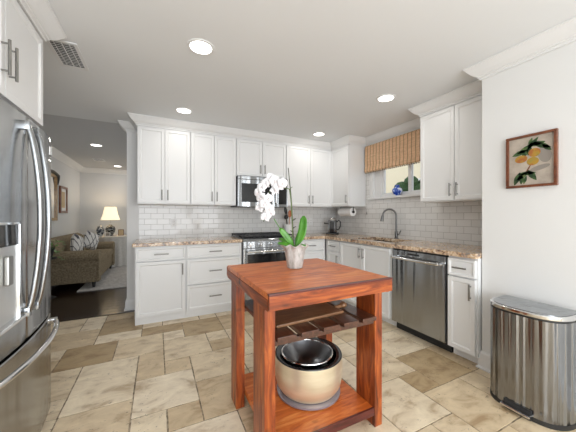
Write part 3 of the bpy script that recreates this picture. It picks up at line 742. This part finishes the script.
MB().tube([(-0.07, 0, 0.17), (-0.11, 0, 0.175), (-0.14, 0, 0.18)], [0.008, 0.008, 0.014], 10).build('spout', 'black_matte', cm, True)

# utensil crock right of the range
ck = thing('utensil_crock', 'white utensil crock on the granite right of the range', 'crock', (1.86, 3.78, 0.9155))
MB().lathe([(0.055, 0), (0.062, 0.01), (0.066, 0.16), (0.070, 0.168), (0.062, 0.168), (0.058, 0.155), (0.052, 0.02)], seg=28).build('pot', 'paper', ck, True)
def utensil(name, label, base_, top, m, head):
    b_ = Vector(base_); t_ = Vector(top); o_ = thing(name, label, 'utensil', base_, 0, 'utensils in the crock')
    MB().tube([(0, 0, 0), (t_-b_)*0.72], 0.006, 8).build('shaft', m, o_, True)
    d_ = t_-b_; q = MB().ball((0, 0, 0), head[0], head[1], head[2], 14).build('head', m, o_, True)
    q.location = d_*0.86; q.rotation_euler = (0, math.atan2(d_.x, d_.z), 0)
    return o_
utensil('spatula', 'dark spatula leaning left in the white crock', (1.862, 3.76, 0.942), (1.79, 3.74, 1.36), 'black_matte', (0.028, 0.008, 0.065))
utensil('ladle', 'black ladle standing upright in the white crock', (1.846, 3.80, 0.942), (1.835, 3.80, 1.24), 'black_matte', (0.036, 0.02, 0.04))
utensil('wooden_spoon', 'orange brown wooden spoon in the white crock', (1.875, 3.79, 0.942), (1.905, 3.80, 1.30), 'copper', (0.034, 0.012, 0.06))

# ------------------------------------------------------------------ island table
TX0, TX1, TY0, TY1, TH = 0.441, 1.184, 1.080, 1.880, 0.870
isl = thing('island_table', 'orange-red stained wooden kitchen island table with slatted shelf', 'table', (0.44, 1.08, 0))
def LB(x0, x1, y0, y1, z0, z1, bev=0.003, b=None):
    b = b or MB(); return b.box(x0-0.44, x1-0.44, y0-1.08, y1-1.08, z0, z1, bev)
top = MB(); n = 6; w_ = (TY1-TY0-0.044)/n
for k in range(n): LB(TX0+0.002, TX1-0.002, TY0+0.022+k*w_, TY0+0.022+(k+1)*w_-0.0006, TH-0.03, TH-0.001, 0.0012, top)
tt = top.build('tabletop', 'red_top', isl)
for (a, m_) in (((TX0, TX1, TY0, TY0+0.021, TH-0.075, TH-0.0095), 'red_wood_x'), ((TX0, TX1, TY1-0.021, TY1, TH-0.075, TH-0.0095), 'red_wood_x')):
    LB(*a).build('apron', m_, isl)
LB(TX0, TX0+0.021, TY0+0.022, TY1-0.022, TH-0.085, TH-0.031).build('apron', 'red_wood_y', isl)
LB(TX1-0.021, TX1, TY0+0.022, TY1-0.022, TH-0.085, TH-0.031).build('apron', 'red_wood_y', isl)
eb = MB(); LB(TX0-0.002, TX1+0.002, TY0-0.002, TY0+0.021, TH-0.009, TH, 0.002, eb)
eb.build('edge_strip', 'edge_stain', isl)
for (lx0, lx1) in ((0.445, 0.500), (1.122, 1.177)):
    for (ly0, ly1) in ((1.150, 1.310), (1.640, 1.765)):
        lg = LB(lx0, lx1, ly0, ly0+0.045, 0, TH-0.086, 0.003); 
        LB(lx0 if lx0 < 1 else lx0+0.0, lx1-0.006, ly0+0.046, ly1, 0, TH-0.086, 0.003, lg)
        lg.build('leg', 'red_wood_z', isl)
for ly in (1.155, 1.72):
    LB(0.445, 1.177, ly, ly+0.03, TH-0.0855, TH-0.031).build('cross_rail', 'red_wood_x', isl)
# slatted middle shelf
LB(0.502, 1.120, 1.155, 1.180, 0.597, 0.622).build('shelf_rail', 'dark_slat', isl)
LB(0.502, 1.120, 1.680, 1.710, 0.590, 0.622).build('shelf_rail', 'dark_slat', isl)
for k in range(5):
    x = 0.504+k*0.1285
    LB(x, x+0.100, 1.132, 1.745, 0.6225, 0.645, 0.002).build('slat', 'dark_slat', isl)
# bottom shelf
bs = MB(); n = 5; w_ = (1.80-1.165)/n
for k in range(n): LB(0.502, 1.120, 1.165+k*w_, 1.165+(k+1)*w_-0.001, 0.075, 0.112, 0.0015, bs)
bs.build('bottom_shelf', 'red_top', isl)
LB(0.501, 1.121, 1.152, 1.1645, 0.068, 0.113, 0.002).build('shelf_edge', 'edge_stain', isl)

# cutting board with a round-knobbed handle on the slats
cb = thing('cutting_board', 'thin brown wooden cutting board with handle on the slatted shelf', 'cutting board', (0.750, 1.365, 0.6455), math.radians(3))
MB().box(-0.215, 0.225, -0.125, 0.125, 0.0, 0.016, 0.006).build('board', 'board_wood', cb)
MB().tube([(0.215, -0.05, 0.0125), (0.26, -0.052, 0.015)], [0.012, 0.012], 12).build('handle', 'board_wood', cb, True)
cbk = MB().ball((0.28, -0.052, 0.021), 0.024, 0.024, 0.020).build('knob', 'board_wood', cb, True)

# pot with bowl on the bottom shelf
pt = thing('stock_pot', 'wide gold and black drum-shaped pot on the bottom shelf', 'pot', (0.865, 1.465, 0.1135))
MB().lathe([(0.155, 0.0), (0.192, 0.0), (0.200, 0.006), (0.200, 0.016), (0.186, 0.022), (0.15, 0.022)], seg=48).build('base_ring', 'ring_grey', pt, True)
MB().lathe([(0.150, 0.023), (0.178, 0.028), (0.200, 0.060), (0.211, 0.110), (0.213, 0.160), (0.212, 0.234)], seg=56, cap=False).build('outer_shell', 'brass_glaze', pt, True)
b = MB(); b.lathe([(0.2115, 0.235), (0.210, 0.239), (0.203, 0.240), (0.176, 0.232), (0.172, 0.222), (0.172, 0.10), (0.10, 0.045), (0.002, 0.042)], seg=56, cap=False)
b.build('liner', 'black_gloss', pt, True)
bw = thing('metal_bowl', 'shiny steel bowl with bright rim nested inside the gold pot', 'bowl', (0.850, 1.455, 0.208))
MB().lathe([(0.002, -0.075), (0.06, -0.07), (0.118, -0.036), (0.150, 0.030), (0.156, 0.034), (0.150, 0.036), (0.112, -0.030), (0.06, -0.062), (0.002, -0.067)], seg=48, cap=False).build('bowl_shell', 'steel_bowl', bw, True)
MB().tube([(0.158*math.cos(2*PI*k/48), 0.158*math.sin(2*PI*k/48), 0.038) for k in range(48)], 0.0055, 8, True).build('rim', 'chrome', bw, True)
bw.location.z = 0.324

# ------------------------------------------------------------------ orchid
oc = thing('orchid_plant', 'white moth orchid in a scalloped grey ceramic pot on the island', 'potted plant', (0.826, 1.575, TH+0.0015), -math.radians(26.2))
# local x = to the right as the camera sees it, local y = away from it
def scal(i, a):
    k = {3: .25, 4: .8, 5: 1.0, 6: 1.0, 7: .7}.get(i, 0)
    return (k*0.007*math.cos(8*a), k*0.007*math.cos(8*a+PI))
MB().lathe([(0.050, 0), (0.052, 0.004), (0.060, 0.06), (0.067, 0.115), (0.074, 0.136), (0.089, 0.150), (0.087, 0.154), (0.070, 0.142), (0.062, 0.125), (0.004, 0.122)], seg=64, wave=scal, cap=False).build('pot', 'old_ceramic', oc, True)
b = MB()
for k in range(70):
    a = random.uniform(0, 2*PI); r = 0.060*math.sqrt(random.random()); b.ball((r*math.cos(a), r*math.sin(a), 0.128+random.uniform(0, .012)), random.uniform(.008, .014), seg=6)
b.build('moss', 'moss', oc)
def leaf(p0, p1, p2, wid, tw=0.0, name='leaf', m='leaf', nrm=None, fold=0.25):
    p0, p1, p2 = map(Vector, (p0, p1, p2)); b_ = MB(); n_ = 12; rows_ = []
    for k in range(n_+1):
        t_ = k/n_; c_ = (1-t_)**2*p0+2*t_*(1-t_)*p1+t_*t_*p2; tg = (2*(1-t_)*(p1-p0)+2*t_*(p2-p1)).normalized()
        nv = Vector(nrm) if nrm else Vector((0, -1, 0.35)); sd_ = tg.cross(nv).normalized(); up = sd_.cross(tg).normalized()
        w_ = wid*max(0.04, 1-abs(2*t_-1.12)**3.0)**0.5*(0.45+0.55*min(1, t_*2.0))*(1 if t_ < .99 else .45)
        rows_.append([b_.bm.verts.new(c_+sd_*w_*q+up*(abs(q)*w_*fold)) for q in (-1, -.5, 0, .5, 1)])
    for i in range(n_):
        for k in range(4): b_.bm.faces.new((rows_[i][k], rows_[i][k+1], rows_[i+1][k+1], rows_[i+1][k]))
    o_ = b_.build(name, m, oc, True); s_ = o_.modifiers.new('thickness', 'SOLIDIFY'); s_.thickness = 0.003
    return o_
leaf((0.0, 0, 0.135), (0.062, 0.0, 0.20), (0.060, 0.01, 0.345), 0.029, nrm=(-0.35, -1, 0.1))
leaf((0.0, 0.01, 0.13), (0.03, 0.03, 0.22), (0.075, 0.03, 0.26), 0.024, nrm=(0.1, -1, 0.5))
leaf((-0.005, 0, 0.135), (-0.035, -0.02, 0.185), (-0.100, -0.03, 0.262), 0.021, nrm=(0.2, -1, 0.3))
leaf((-0.005, -0.01, 0.135), (-0.05, -0.05, 0.165), (-0.115, -0.03, 0.165), 0.018, nrm=(0, -.6, 1))
leaf((0.0, -0.02, 0.135), (0.03, -0.05, 0.155), (0.07, -0.06, 0.145), 0.015, nrm=(0, -.6, 1))
leaf((-0.01, 0.02, 0.135), (-0.06, 0.05, 0.18), (-0.11, 0.06, 0.185), 0.018, nrm=(0, -.6, 1))
MB().tube([(-0.006, 0.0, 0.13), (-0.015, 0, 0.30), (-0.024, 0, 0.46), (-0.044, 0, 0.665)], [0.0042, 0.004, 0.0036, 0.0025], 8).build('stake', 'stake', oc, True)
K = lambda px, py: ((px-296)*0.00664, 1.215-TH+(216-py)*0.00664)
def curve(pl, y=0.0):
    P_ = [Vector((K(*p)[0], y-0.004*i, K(*p)[1])) for i, p in enumerate(pl)]; out = []
    P_ = [P_[0]]+P_+[P_[-1]]
    for i in range(1, len(P_)-2):
        for q in range(5):
            t_ = q/5; a, b_, c_, d_ = P_[i-1:i+3]
            out.append(0.5*((2*b_)+(-a+c_)*t_+(2*a-5*b_+4*c_-d_)*t_*t_+(-a+3*b_-3*c_+d_)*t_**3))
    return out+[P_[-2]]
MB().tube(curve([(294, 245), (293.5, 225), (292, 200), (290.5, 189)]), 0.0034, 8).build('stem', 'stalk', oc, True)
MB().tube(curve([(290.5, 189), (286, 188), (282, 186.5), (275, 188.5), (270, 193), (268.5, 202), (267, 212), (265, 222)]), 0.0026, 8).build('flower_stalk', 'stalk', oc, True)
MB().tube(curve([(290.3, 189.5), (293.5, 187)]), 0.002, 6).build('twig', 'stalk', oc, True)
MB().tube(curve([(289, 238), (282, 230), (275, 219)]), [0.003]*10+[0.003], 6).build('aerial_root', 'leaf', oc, True)
for (zx, sx_) in ((0.262, 1), (0.235, -1), (0.315, 1)):
    MB().tube([(-0.012, 0, zx), (-0.012+0.018*sx_, -0.004, zx+0.012)], [0.004, 0.0025], 8).build('bud', 'stake', oc, True)
def flower_mesh():
    b_ = MB(); bm_ = b_.bm
    def petal(ang, ln_, wd, yo, cup=0.15):
        n_ = 8; rows_ = []
        d_ = Vector((math.sin(ang), 0, math.cos(ang))); s_ = Vector((math.cos(ang), 0, -math.sin(ang)))
        for k in range(n_+1):
            t_ = k/n_; w_ = wd*math.sin(PI*(0.06+0.94*t_)**0.75)**0.8 if t_ < 1 else wd*0.1
            c_ = d_*(0.003+ln_*t_)+Vector((0, yo-0.010*math.sin(PI*t_*.9)+0.012*t_*t_, 0))
            rows_.append([bm_.verts.new(c_+s_*w_*q+Vector((0, cup*w_*q*q, 0))) for q in (-1, -.6, 0, .6, 1)])
        for i in range(n_):
            for k in range(4): bm_.faces.new((rows_[i][k], rows_[i][k+1], rows_[i+1][k+1], rows_[i+1][k]))
    for a in (0, 2.25, -2.25): petal(a, 0.040, 0.017, 0.003)
    for a in (1.30, -1.30): petal(a, 0.040, 0.027, -0.002)
    return b_
fl0 = flower_mesh().build('flower', 'petal', oc, True)
lip0 = MB().ball((0, -0.008, -0.006), 0.0055, 0.006, 0.008, 10).ball((0, -0.012, -0.012), 0.009, 0.003, 0.006, 10).build('lip', 'flower_throat', fl0, True)
FL = [(266.5, 184, -8), (276, 181.5, 5), (284, 184, 16), (272, 178, 4), (262, 198, -12), (270, 199, 10), (261, 208, -10), (271, 209, 10), (267, 217, 0), (276, 191, 12), (263, 188, -4), (266, 204, 0), (272, 213, 10), (280, 187, 8), (260, 193, -10)]
for i, (px, py, rot) in enumerate(FL):
    if i == 0: fo = fl0
    else:
        fo = fl0.copy(); C.objects.link(fo); fo.parent = oc
        lo = lip0.copy(); C.objects.link(lo); lo.parent = fo
    u_, z_ = K(px, py)
    fo.location = (u_, -0.028-0.012*(i % 3), z_); fo.rotation_euler = (math.radians(random.uniform(-22, 18)), math.radians(random.uniform(-25, 25)), math.radians(rot*2.2+random.uniform(-12, 12)))
    s_ = random.uniform(0.80, 0.96); fo.scale = (s_, s_, s_)

# ------------------------------------------------------------------ step bin
tb = thing('trash_can', 'stainless half-round step trash can with flat lid by the white wall', 'trash can', (2.295, 0.845, 0), -PI/2)
# local x along -Y (towards the camera), local -y out from the wall
def dshape(w2, dep, back, n_=36, r=0.03):
    pts_ = [(-w2+r*.2, back-r*.2), (-w2, back-r)]
    for k in range(n_+1):
        a = PI*k/n_; 
        c_, s_ = math.cos(a), math.sin(a)
        pts_.append((-w2*math.copysign(abs(c_)**0.70, c_), back-0.06-(dep-0.06)*abs(s_)**0.62))
    pts_ += [(w2, back-r), (w2-r*.2, back-r*.2)]
    return pts_
bs = MB().prism(dshape(0.212, 0.310, 0.0), 'z', 0.0, 0.028).build('plinth', 'black_matte', tb, True)
MB().prism(dshape(0.209, 0.306, -0.004), 'z', 0.028, 0.605).build('body', 'steel_bin', tb, True)
MB().prism(dshape(0.206, 0.302, -0.006), 'z', 0.606, 0.614).build('collar', 'black_matte', tb, True)
ld = MB().prism(dshape(0.213, 0.312, 0.0), 'z', 0.615, 0.640).build('lid', 'chrome', tb, True)
bv = ld.modifiers.new('bevel', 'BEVEL'); bv.width = 0.006; bv.segments = 3; bv.limit_method = 'ANGLE'
MB().prism(dshape(0.192, 0.282, -0.014), 'z', 0.6405, 0.6425).build('lid_top', 'steel', ld)
b = MB(); b.box(-0.075, 0.075, -0.350, -0.303, 0.026, 0.040, 0.005); b.build('pedal', 'chrome', tb)
MB().box(-0.07, 0.07, -0.318, -0.296, 0.002, 0.062, 0.004).build('pedal_housing', 'black_matte', tb)

# ------------------------------------------------------------------ painting
pc = thing('fruit_painting', 'framed painting of three yellow fruits with green leaves on the white wall', 'painting', (SX-0.0005, 0.91, 1.598), -PI/2)
PW, PH = 0.140, 0.183
b = MB()
for a in ((-PW, PW, PH-0.017, PH), (-PW, PW, -PH, -PH+0.017), (-PW, -PW+0.017, -PH+0.017, PH-0.017), (PW-0.017, PW, -PH+0.017, PH-0.017)):
    b.box(a[0], a[1], -0.026, 0, a[2], a[3], 0.003)
b.build('frame', 'frame_wood', pc)
cv = MB().box(-PW+0.017, PW-0.017, -0.014, -0.001, -PH+0.017, PH-0.017).build('canvas', 'canvas', pc)
def blob(name, m, cx, cz, rx, rz, rot=0, lay_=0, tip=0):
    b_ = MB(); n_ = 24; vs_ = []
    for k in range(n_):
        a = 2*PI*k/n_; r_ = 1-(tip*abs(math.sin(a))**2 if tip else 0)
        x_ = rx*math.cos(a); z_ = rz*math.sin(a)*((1-abs(math.cos(a))**3*.0) if not tip else (1-abs(math.cos(a))**1.5*.6))
        xx = x_*math.cos(rot)-z_*math.sin(rot); zz = x_*math.sin(rot)+z_*math.cos(rot)
        vs_.append((cx+xx, cz+zz))
    return b_.prism(vs_, 'y', -0.0146-0.0004*lay_, -0.0140).build(name, m, cv)
blob('painted_shadow', 'grey_paint', 0.075, 0.03, 0.035, 0.055, 0.2, 0)
blob('painted_shadow', 'grey_paint', 0.05, -0.055, 0.055, 0.016, 0.25, 0)
for (x_, z_, r_, l_, w_) in ((-0.028, 0.085, 0.55, .055, .017), (0.012, 0.115, 0.9, .05, .014), (0.058, 0.095, -0.5, .055, .018), (0.03, 0.11, 0.1, .05, .016), (-0.062, 0.062, 0.35, .045, .017), (-0.005, 0.066, 1.3, .03, .014), (-0.03, 0.055, 1.0, .035, .015), (0.085, 0.075, -0.8, .035, .014), (0.0, 0.13, 1.2, .028, .010), (-0.05, -0.125, 1.5, .035, .014),
                             (-0.075, -0.118, 1.2, .048, .018), (-0.045, -0.10, 0.7, .045, .016), (0.008, -0.10, -1.0, .045, .018), (-0.02, -0.085, 0.0, .05, .014), (-0.03, -0.13, 1.3, .03, .01)):
    blob('painted_leaf', 'leaf_paint', x_, z_, l_, w_, r_, 1, 1)
for (x_, z_, rx_, rz_) in ((-0.052, 0.018, .036, .026), (0.022, 0.052, .033, .030), (0.013, -0.006, .033, .028)): blob('painted_fruit', 'peach_paint', x_, z_, rx_, rz_, 0.1, 2)
blob('painted_twig', 'frame_wood', -0.012, -0.055, 0.035, 0.004, 1.1, 1)

# ------------------------------------------------------------------ ceiling fixtures
def downlight(label, x, y, z=CZ, power=DOWN_W, r=0.075):
    t = thing('recessed_light', label, 'ceiling light', (x, y, z-0.0005), 0, 'recessed ceiling lights')
    b_ = MB(); rr = [(r+0.018, 0), (r+0.016, -0.005), (r, -0.006), (r-0.002, -0.001)]
    b_.lathe(rr, seg=36, cap=False).build('trim_ring', 'trim_white', t, True)
    MB().lathe([(r-0.003, -0.004), (r-0.003, -0.0015)], seg=36).build('diffuser', 'lamp_disc', t)
    l = bpy.data.lights.new('bulb', 'AREA'); l.shape = 'DISK'; l.size = 2*r-0.01; l.energy = power; l.color = (1, 0.96, 0.90)
    lo_ = bpy.data.objects.new('bulb', l); C.objects.link(lo_); lo_.parent = t; lo_.location = (0, 0, -0.008)
    return t
downlight('large recessed ceiling light nearest the viewer, above the left of the island', 0.278, 1.96)
downlight('recessed ceiling light close to the left back wall cabinets', 0.273, 3.224)
downlight('recessed ceiling light above the dishwasher and window', 2.08, 1.98)
downlight('recessed ceiling light near the back right corner', 2.117, 3.28)
downlight('recessed ceiling light over the living room sofa end', -0.93, 5.5, CZ+0.012, 3)
downlight('small recessed ceiling light at the far living room wall', -0.86, 7.6, CZ+0.012, 3)
def vent(label, x0, x1, y0, y1, z, group=None):
    t = thing('ceiling_vent', label, 'air vent', ((x0+x1)/2, (y0+y1)/2, z-0.0005))
    w2, h2 = (x1-x0)/2, (y1-y0)/2; f_ = 0.022
    b_ = MB()
    b_.box(-w2, w2, -h2, -h2+f_, -0.008, 0, .002); b_.box(-w2, w2, h2-f_, h2, -0.008, 0, .002); b_.box(-w2, -w2+f_, -h2+f_, h2-f_, -0.008, 0, .002); b_.box(w2-f_, w2, -h2+f_, h2-f_, -0.008, 0, .002)
    b_.build('frame', 'trim_white', t)
    MB().box(-w2+f_, w2-f_, -h2+f_, h2-f_, -0.002, -0.0005).build('duct', 'gap_dark', t)
    n_ = 14; L_ = 2*h2-2*f_
    for k in range(n_):
        yy = -h2+f_+L_*(k+0.5)/n_
        o_ = MB().box(-w2+f_, w2-f_, -0.0028, 0.0028, -0.007, -0.0055).build('louver', 'trim_white', t); o_.location = (0, yy, 0)
    MB().box(-0.003, 0.003, -h2+f_, h2-f_, -0.0085, -0.0072).box(-w2*.5, -w2*.5+.004, -h2+f_, h2-f_, -0.0085, -0.0072).box(w2*.5-.004, w2*.5, -h2+f_, h2-f_, -0.0085, -0.0072).build('crossbar', 'trim_white', t)
vent('white louvred ceiling vent beside the cabinet above the refrigerator', -0.680, -0.500, 2.30, 2.68, CZ)
vent('small dark ceiling vent in the living room', -1.22, -1.02, 6.75, 7.05, CZ+0.012)

# ------------------------------------------------------------------ living room
rugo = MB().box(-1.15, 1.0, 5.28, 7.9, 0.0005, 0.014, 0.004).build('area_rug', 'rug_pile'); tag(rugo, 'light grey area rug on the dark wood floor', 'rug')
SZ = 0.015
sf = thing('sofa', 'olive brown rolled-arm sofa against the living room wall', 'sofa', (-1.70, 5.42, SZ))
SL = 1.93   # length along +Y; depth along +X
def SB(*a, **k): return MB().box(*a, **k)
SB(0.05, 0.78, 0.02, SL-0.02, 0.09, 0.34, bev=0.02).build('frame', 'sofa_cloth', sf)
bk = MB().prism([(0.02, 0.09), (0.22, 0.09), (0.26, 0.45), (0.24, 0.72), (0.20, 0.80), (0.12, 0.835), (0.05, 0.80), (0.02, 0.70)], 'y', 0.03, SL-0.03).build('backrest', 'sofa_cloth', sf, True)
def arm(y0):
    pr_ = []
    for k in range(20):
        a = PI*(1.25-1.5*k/19); pr_.append((y0+0.12+0.125*math.cos(a), 0.515+0.105*math.sin(a)))
    pr_ += [(y0+0.205, 0.09), (y0+0.035, 0.09)]
    o_ = MB().prism(pr_, 'x', 0.04, 0.82).build('armrest', 'sofa_cloth', sf, True)
    bv_ = o_.modifiers.new('bevel', 'BEVEL'); bv_.width = 0.012; bv_.segments = 2; bv_.limit_method = 'ANGLE'; return o_
arm(0.0); arm(SL-0.24)
for k in range(2):
    c_ = SB(0.24, 0.81, 0.235+k*0.735, 0.235+(k+1)*0.735-0.01, 0.342, 0.475, bev=0.035).build('seat_cushion', 'sofa_cloth', sf, True)
for (x_, y_) in ((0.10, 0.07), (0.74, 0.07), (0.10, SL-0.1), (0.74, SL-0.1)):
    MB().tube([(x_, y_, 0.0), (x_, y_, 0.09)], [0.02, 0.032], 10).build('leg', 'black_matte', sf, True)
def pillow(label, loc, rot, m, s=0.22, group=None):
    b_ = MB(); n_ = 12; g_ = []
    for sgn in (1, -1):
        gg = []
        for i in range(n_+1):
            row = []
            for j in range(n_+1):
                u_, v_ = 2*i/n_-1, 2*j/n_-1
                th_ = 0.075*(max(0, (1-u_**4))*max(0, (1-v_**4)))**0.6
                pin = 1-0.06*(1-u_*u_)*(abs(v_)) ; pin2 = 1-0.06*(1-v_*v_)*abs(u_)
                row.append(b_.bm.verts.new((u_*s*pin2, sgn*th_, v_*s*pin)))
            gg.append(row)
        for i in range(n_):
            for j in range(n_): b_.bm.faces.new((gg[i][j], gg[i+1][j], gg[i+1][j+1], gg[i][j+1]))
    bmesh.ops.remove_doubles(b_.bm, verts=b_.bm.verts, dist=0.0005)
    o_ = b_.build('throw_pillow', m, None, True); o_.location = loc; o_.rotation_euler = rot
    return tag(o_, label, 'pillow', group)
pillow('tan plain throw pillow against the sofa back at the far arm', (-1.36, 6.93, 0.665), (math.radians(-4), 0, math.radians(90)), 'pillow_plain', 0.17)
pillow('white lattice-patterned throw pillow nearer the viewer, leaning on the sofa back', (-1.30, 6.00, 0.705), (0, math.radians(14), math.radians(86)), 'lattice_cloth', 0.175, 'lattice throw pillows')
pillow('white lattice-patterned throw pillow beyond the nearer one, turned towards the room', (-1.17, 6.42, 0.725), (0, math.radians(22), math.radians(62)), 'lattice_cloth', 0.17, 'lattice throw pillows')

# skirted round table
st_ = thing('side_table', 'round side table under a long grey cloth in the living room corner', 'table', (-0.98, 7.77, 0.015))
MB().lathe([(0.36, 0.69), (0.36, 0.712)], seg=40).build('tabletop', 'frame_wood', st_)
MB().lathe([(0.10, 0.0), (0.035, 0.06), (0.035, 0.69)], seg=16).build('pedestal', 'frame_wood', st_)
def fold(i, a):
    k = (0, 0, 0, .15, .5, 1.0)[min(i, 5)]; return (k*0.022*math.cos(17*a+0.4*math.sin(3*a)), 0)
b = MB(); b.lathe([(0.002, 0.7165), (0.355, 0.7165), (0.366, 0.708), (0.370, 0.62), (0.376, 0.35), (0.392, 0.004)], seg=136, wave=fold, cap=False)
tcl = tag(b.build('tablecloth', 'table_linen', None, True, (-0.98, 7.77, 0.015)), 'floor-length grey cloth draped in folds over the round side table', 'tablecloth')
ts = 0.015+0.7185
lp = thing('table_lamp', 'table lamp with dark patterned ceramic base and glowing cream pleated shade', 'lamp', (-1.02, 7.73, ts))
MB().lathe([(0.06, 0), (0.065, 0.012), (0.05, 0.02), (0.09, 0.09), (0.105, 0.16), (0.085, 0.22), (0.04, 0.25), (0.03, 0.27)], seg=28).build('lamp_base', 'dark_china', lp, True)
MB().tube([(0, 0, 0.27), (0, 0, 0.70)], 0.006, 8).build('stem', 'chrome', lp)
def pleat(i, a): return (0.004*math.cos(60*a), 0)
so = MB().lathe([(0.195, 0.385), (0.15, 0.52), (0.115, 0.70)], seg=180, wave=pleat, cap=False).build('lamp_shade', 'shade_cloth', lp, True)
l = bpy.data.lights.new('bulb', 'POINT'); l.energy = 5; l.color = (1, 0.78, 0.52); l.shadow_soft_size = 0.04
lo_ = bpy.data.objects.new('bulb', l); C.objects.link(lo_); lo_.parent = lp; lo_.location = (0, 0, 0.68)
gj = thing('ginger_jar', 'grey and white china jar left of the table lamp', 'jar', (-1.21, 7.62, ts))
MB().lathe([(0.04, 0), (0.045, 0.01), (0.075, 0.10), (0.08, 0.15), (0.065, 0.20), (0.05, 0.21)], seg=24).build('body', 'grey_china', gj, True)
MB().lathe([(0.055, 0.2105), (0.055, 0.23), (0.03, 0.25), (0.012, 0.255), (0.014, 0.275), (0.003, 0.282)], seg=24).build('lid', 'grey_china', gj, True)
def pframe(label, loc, rz, w_, h_, m='frame_wood', picm='sepia'):
    t = thing('photo_frame', label, 'photo frame', loc, rz)
    MB().box(-w_/2, w_/2, -0.008, 0.008, 0, h_, .002).build('frame', m, t)
    MB().box(-w_/2+0.012, w_/2-0.012, -0.010, -0.0082, 0.012, h_-0.012).build('picture', picm, t)
pframe('small white photo frame on the side table in front of the lamp', (-1.05, 7.53, ts), 0.2, 0.10, 0.09, 'trim_white', 'grey_paint')
pframe('small brown photo frame on the side table right of the lamp', (-0.80, 7.72, ts), 0.2, 0.12, 0.15, 'frame_wood', 'sepia')

# pictures on the living room wall (facing +X)
def wallpic(name, label, cat, y0, y1, z0, z1, fm, pm, fw=0.04, matm=None):
    t = thing(name, label, cat, (-1.7195, (y0+y1)/2, (z0+z1)/2), PI/2); w2, h2 = (y1-y0)/2, (z1-z0)/2
    b_ = MB()
    for a in ((-w2, w2, h2-fw, h2), (-w2, w2, -h2, -h2+fw), (-w2, -w2+fw, -h2+fw, h2-fw), (w2-fw, w2, -h2+fw, h2-fw)): b_.box(a[0], a[1], -0.035, 0, a[2], a[3], 0.006)
    b_.build('frame', fm, t)
    c_ = MB().box(-w2+fw, w2-fw, -0.012, -0.001, -h2+fw, h2-fw).build('picture' if pm != 'mirror' else 'mirror_glass', matm or pm, t)
    if matm: MB().box(-w2*.5, w2*.5, -0.0135, -0.0121, -h2*.6, h2*.6).build('print', pm, c_)
    return t
wallpic('framed_print', 'narrow framed print in a gold brown frame on the living room wall', 'picture', 6.62, 7.07, 1.275, 1.81, 'frame_wood', 'sepia', 0.045, 'paper')
mr = wallpic('wall_mirror', 'tall dark-framed wall mirror nearer the refrigerator', 'mirror', 5.75, 6.44, 1.13, 1.98, 'frame_gold', 'mirror', 0.05)
b = MB(); pts = []
for k in range(13):
    s_ = k/12; pts.append((-0.34+0.68*s_, -0.035, 0.42+0.04*math.sin(PI*s_)))
b.tube(pts, 0.03, 8); b.tube([(0.33, -0.035, 0.43), (0.345, -0.035, 0.36), (0.335, -0.035, 0.25)], [0.035, 0.03, 0.012], 8)
b.build('crest', 'black_matte', mr, True)

# house plant on a stand between fridge and sofa
hp = thing('trailing_plant', 'dark green trailing plant beside the sofa behind the refrigerator', 'potted plant', (-1.47, 5.10, 0.0))
MB().lathe([(0.12, 0), (0.05, 0.03), (0.03, 0.30), (0.03, 0.55), (0.12, 0.58), (0.12, 0.60)], seg=20).build('stand', 'black_matte', hp, True)
MB().lathe([(0.07, 0.601), (0.10, 0.74), (0.09, 0.74), (0.085, 0.70)], seg=24).build('pot', 'black_matte', hp, True)
b = MB()
for k in range(110):
    a = random.uniform(0, 2*PI); r = random.uniform(0.02, 0.20); z = 0.78+random.uniform(-0.16, 0.12)-r*.3
    c_ = Vector((r*math.cos(a), r*math.sin(a), z)); d_ = Vector((math.cos(a), math.sin(a), random.uniform(-1, .6))).normalized()*0.05; s_ = Vector((-math.sin(a), math.cos(a), .2))*0.016
    b.quad([c_-d_*.5, c_+s_, c_+d_, c_-s_])
b.build('foliage', 'leaf', hp)
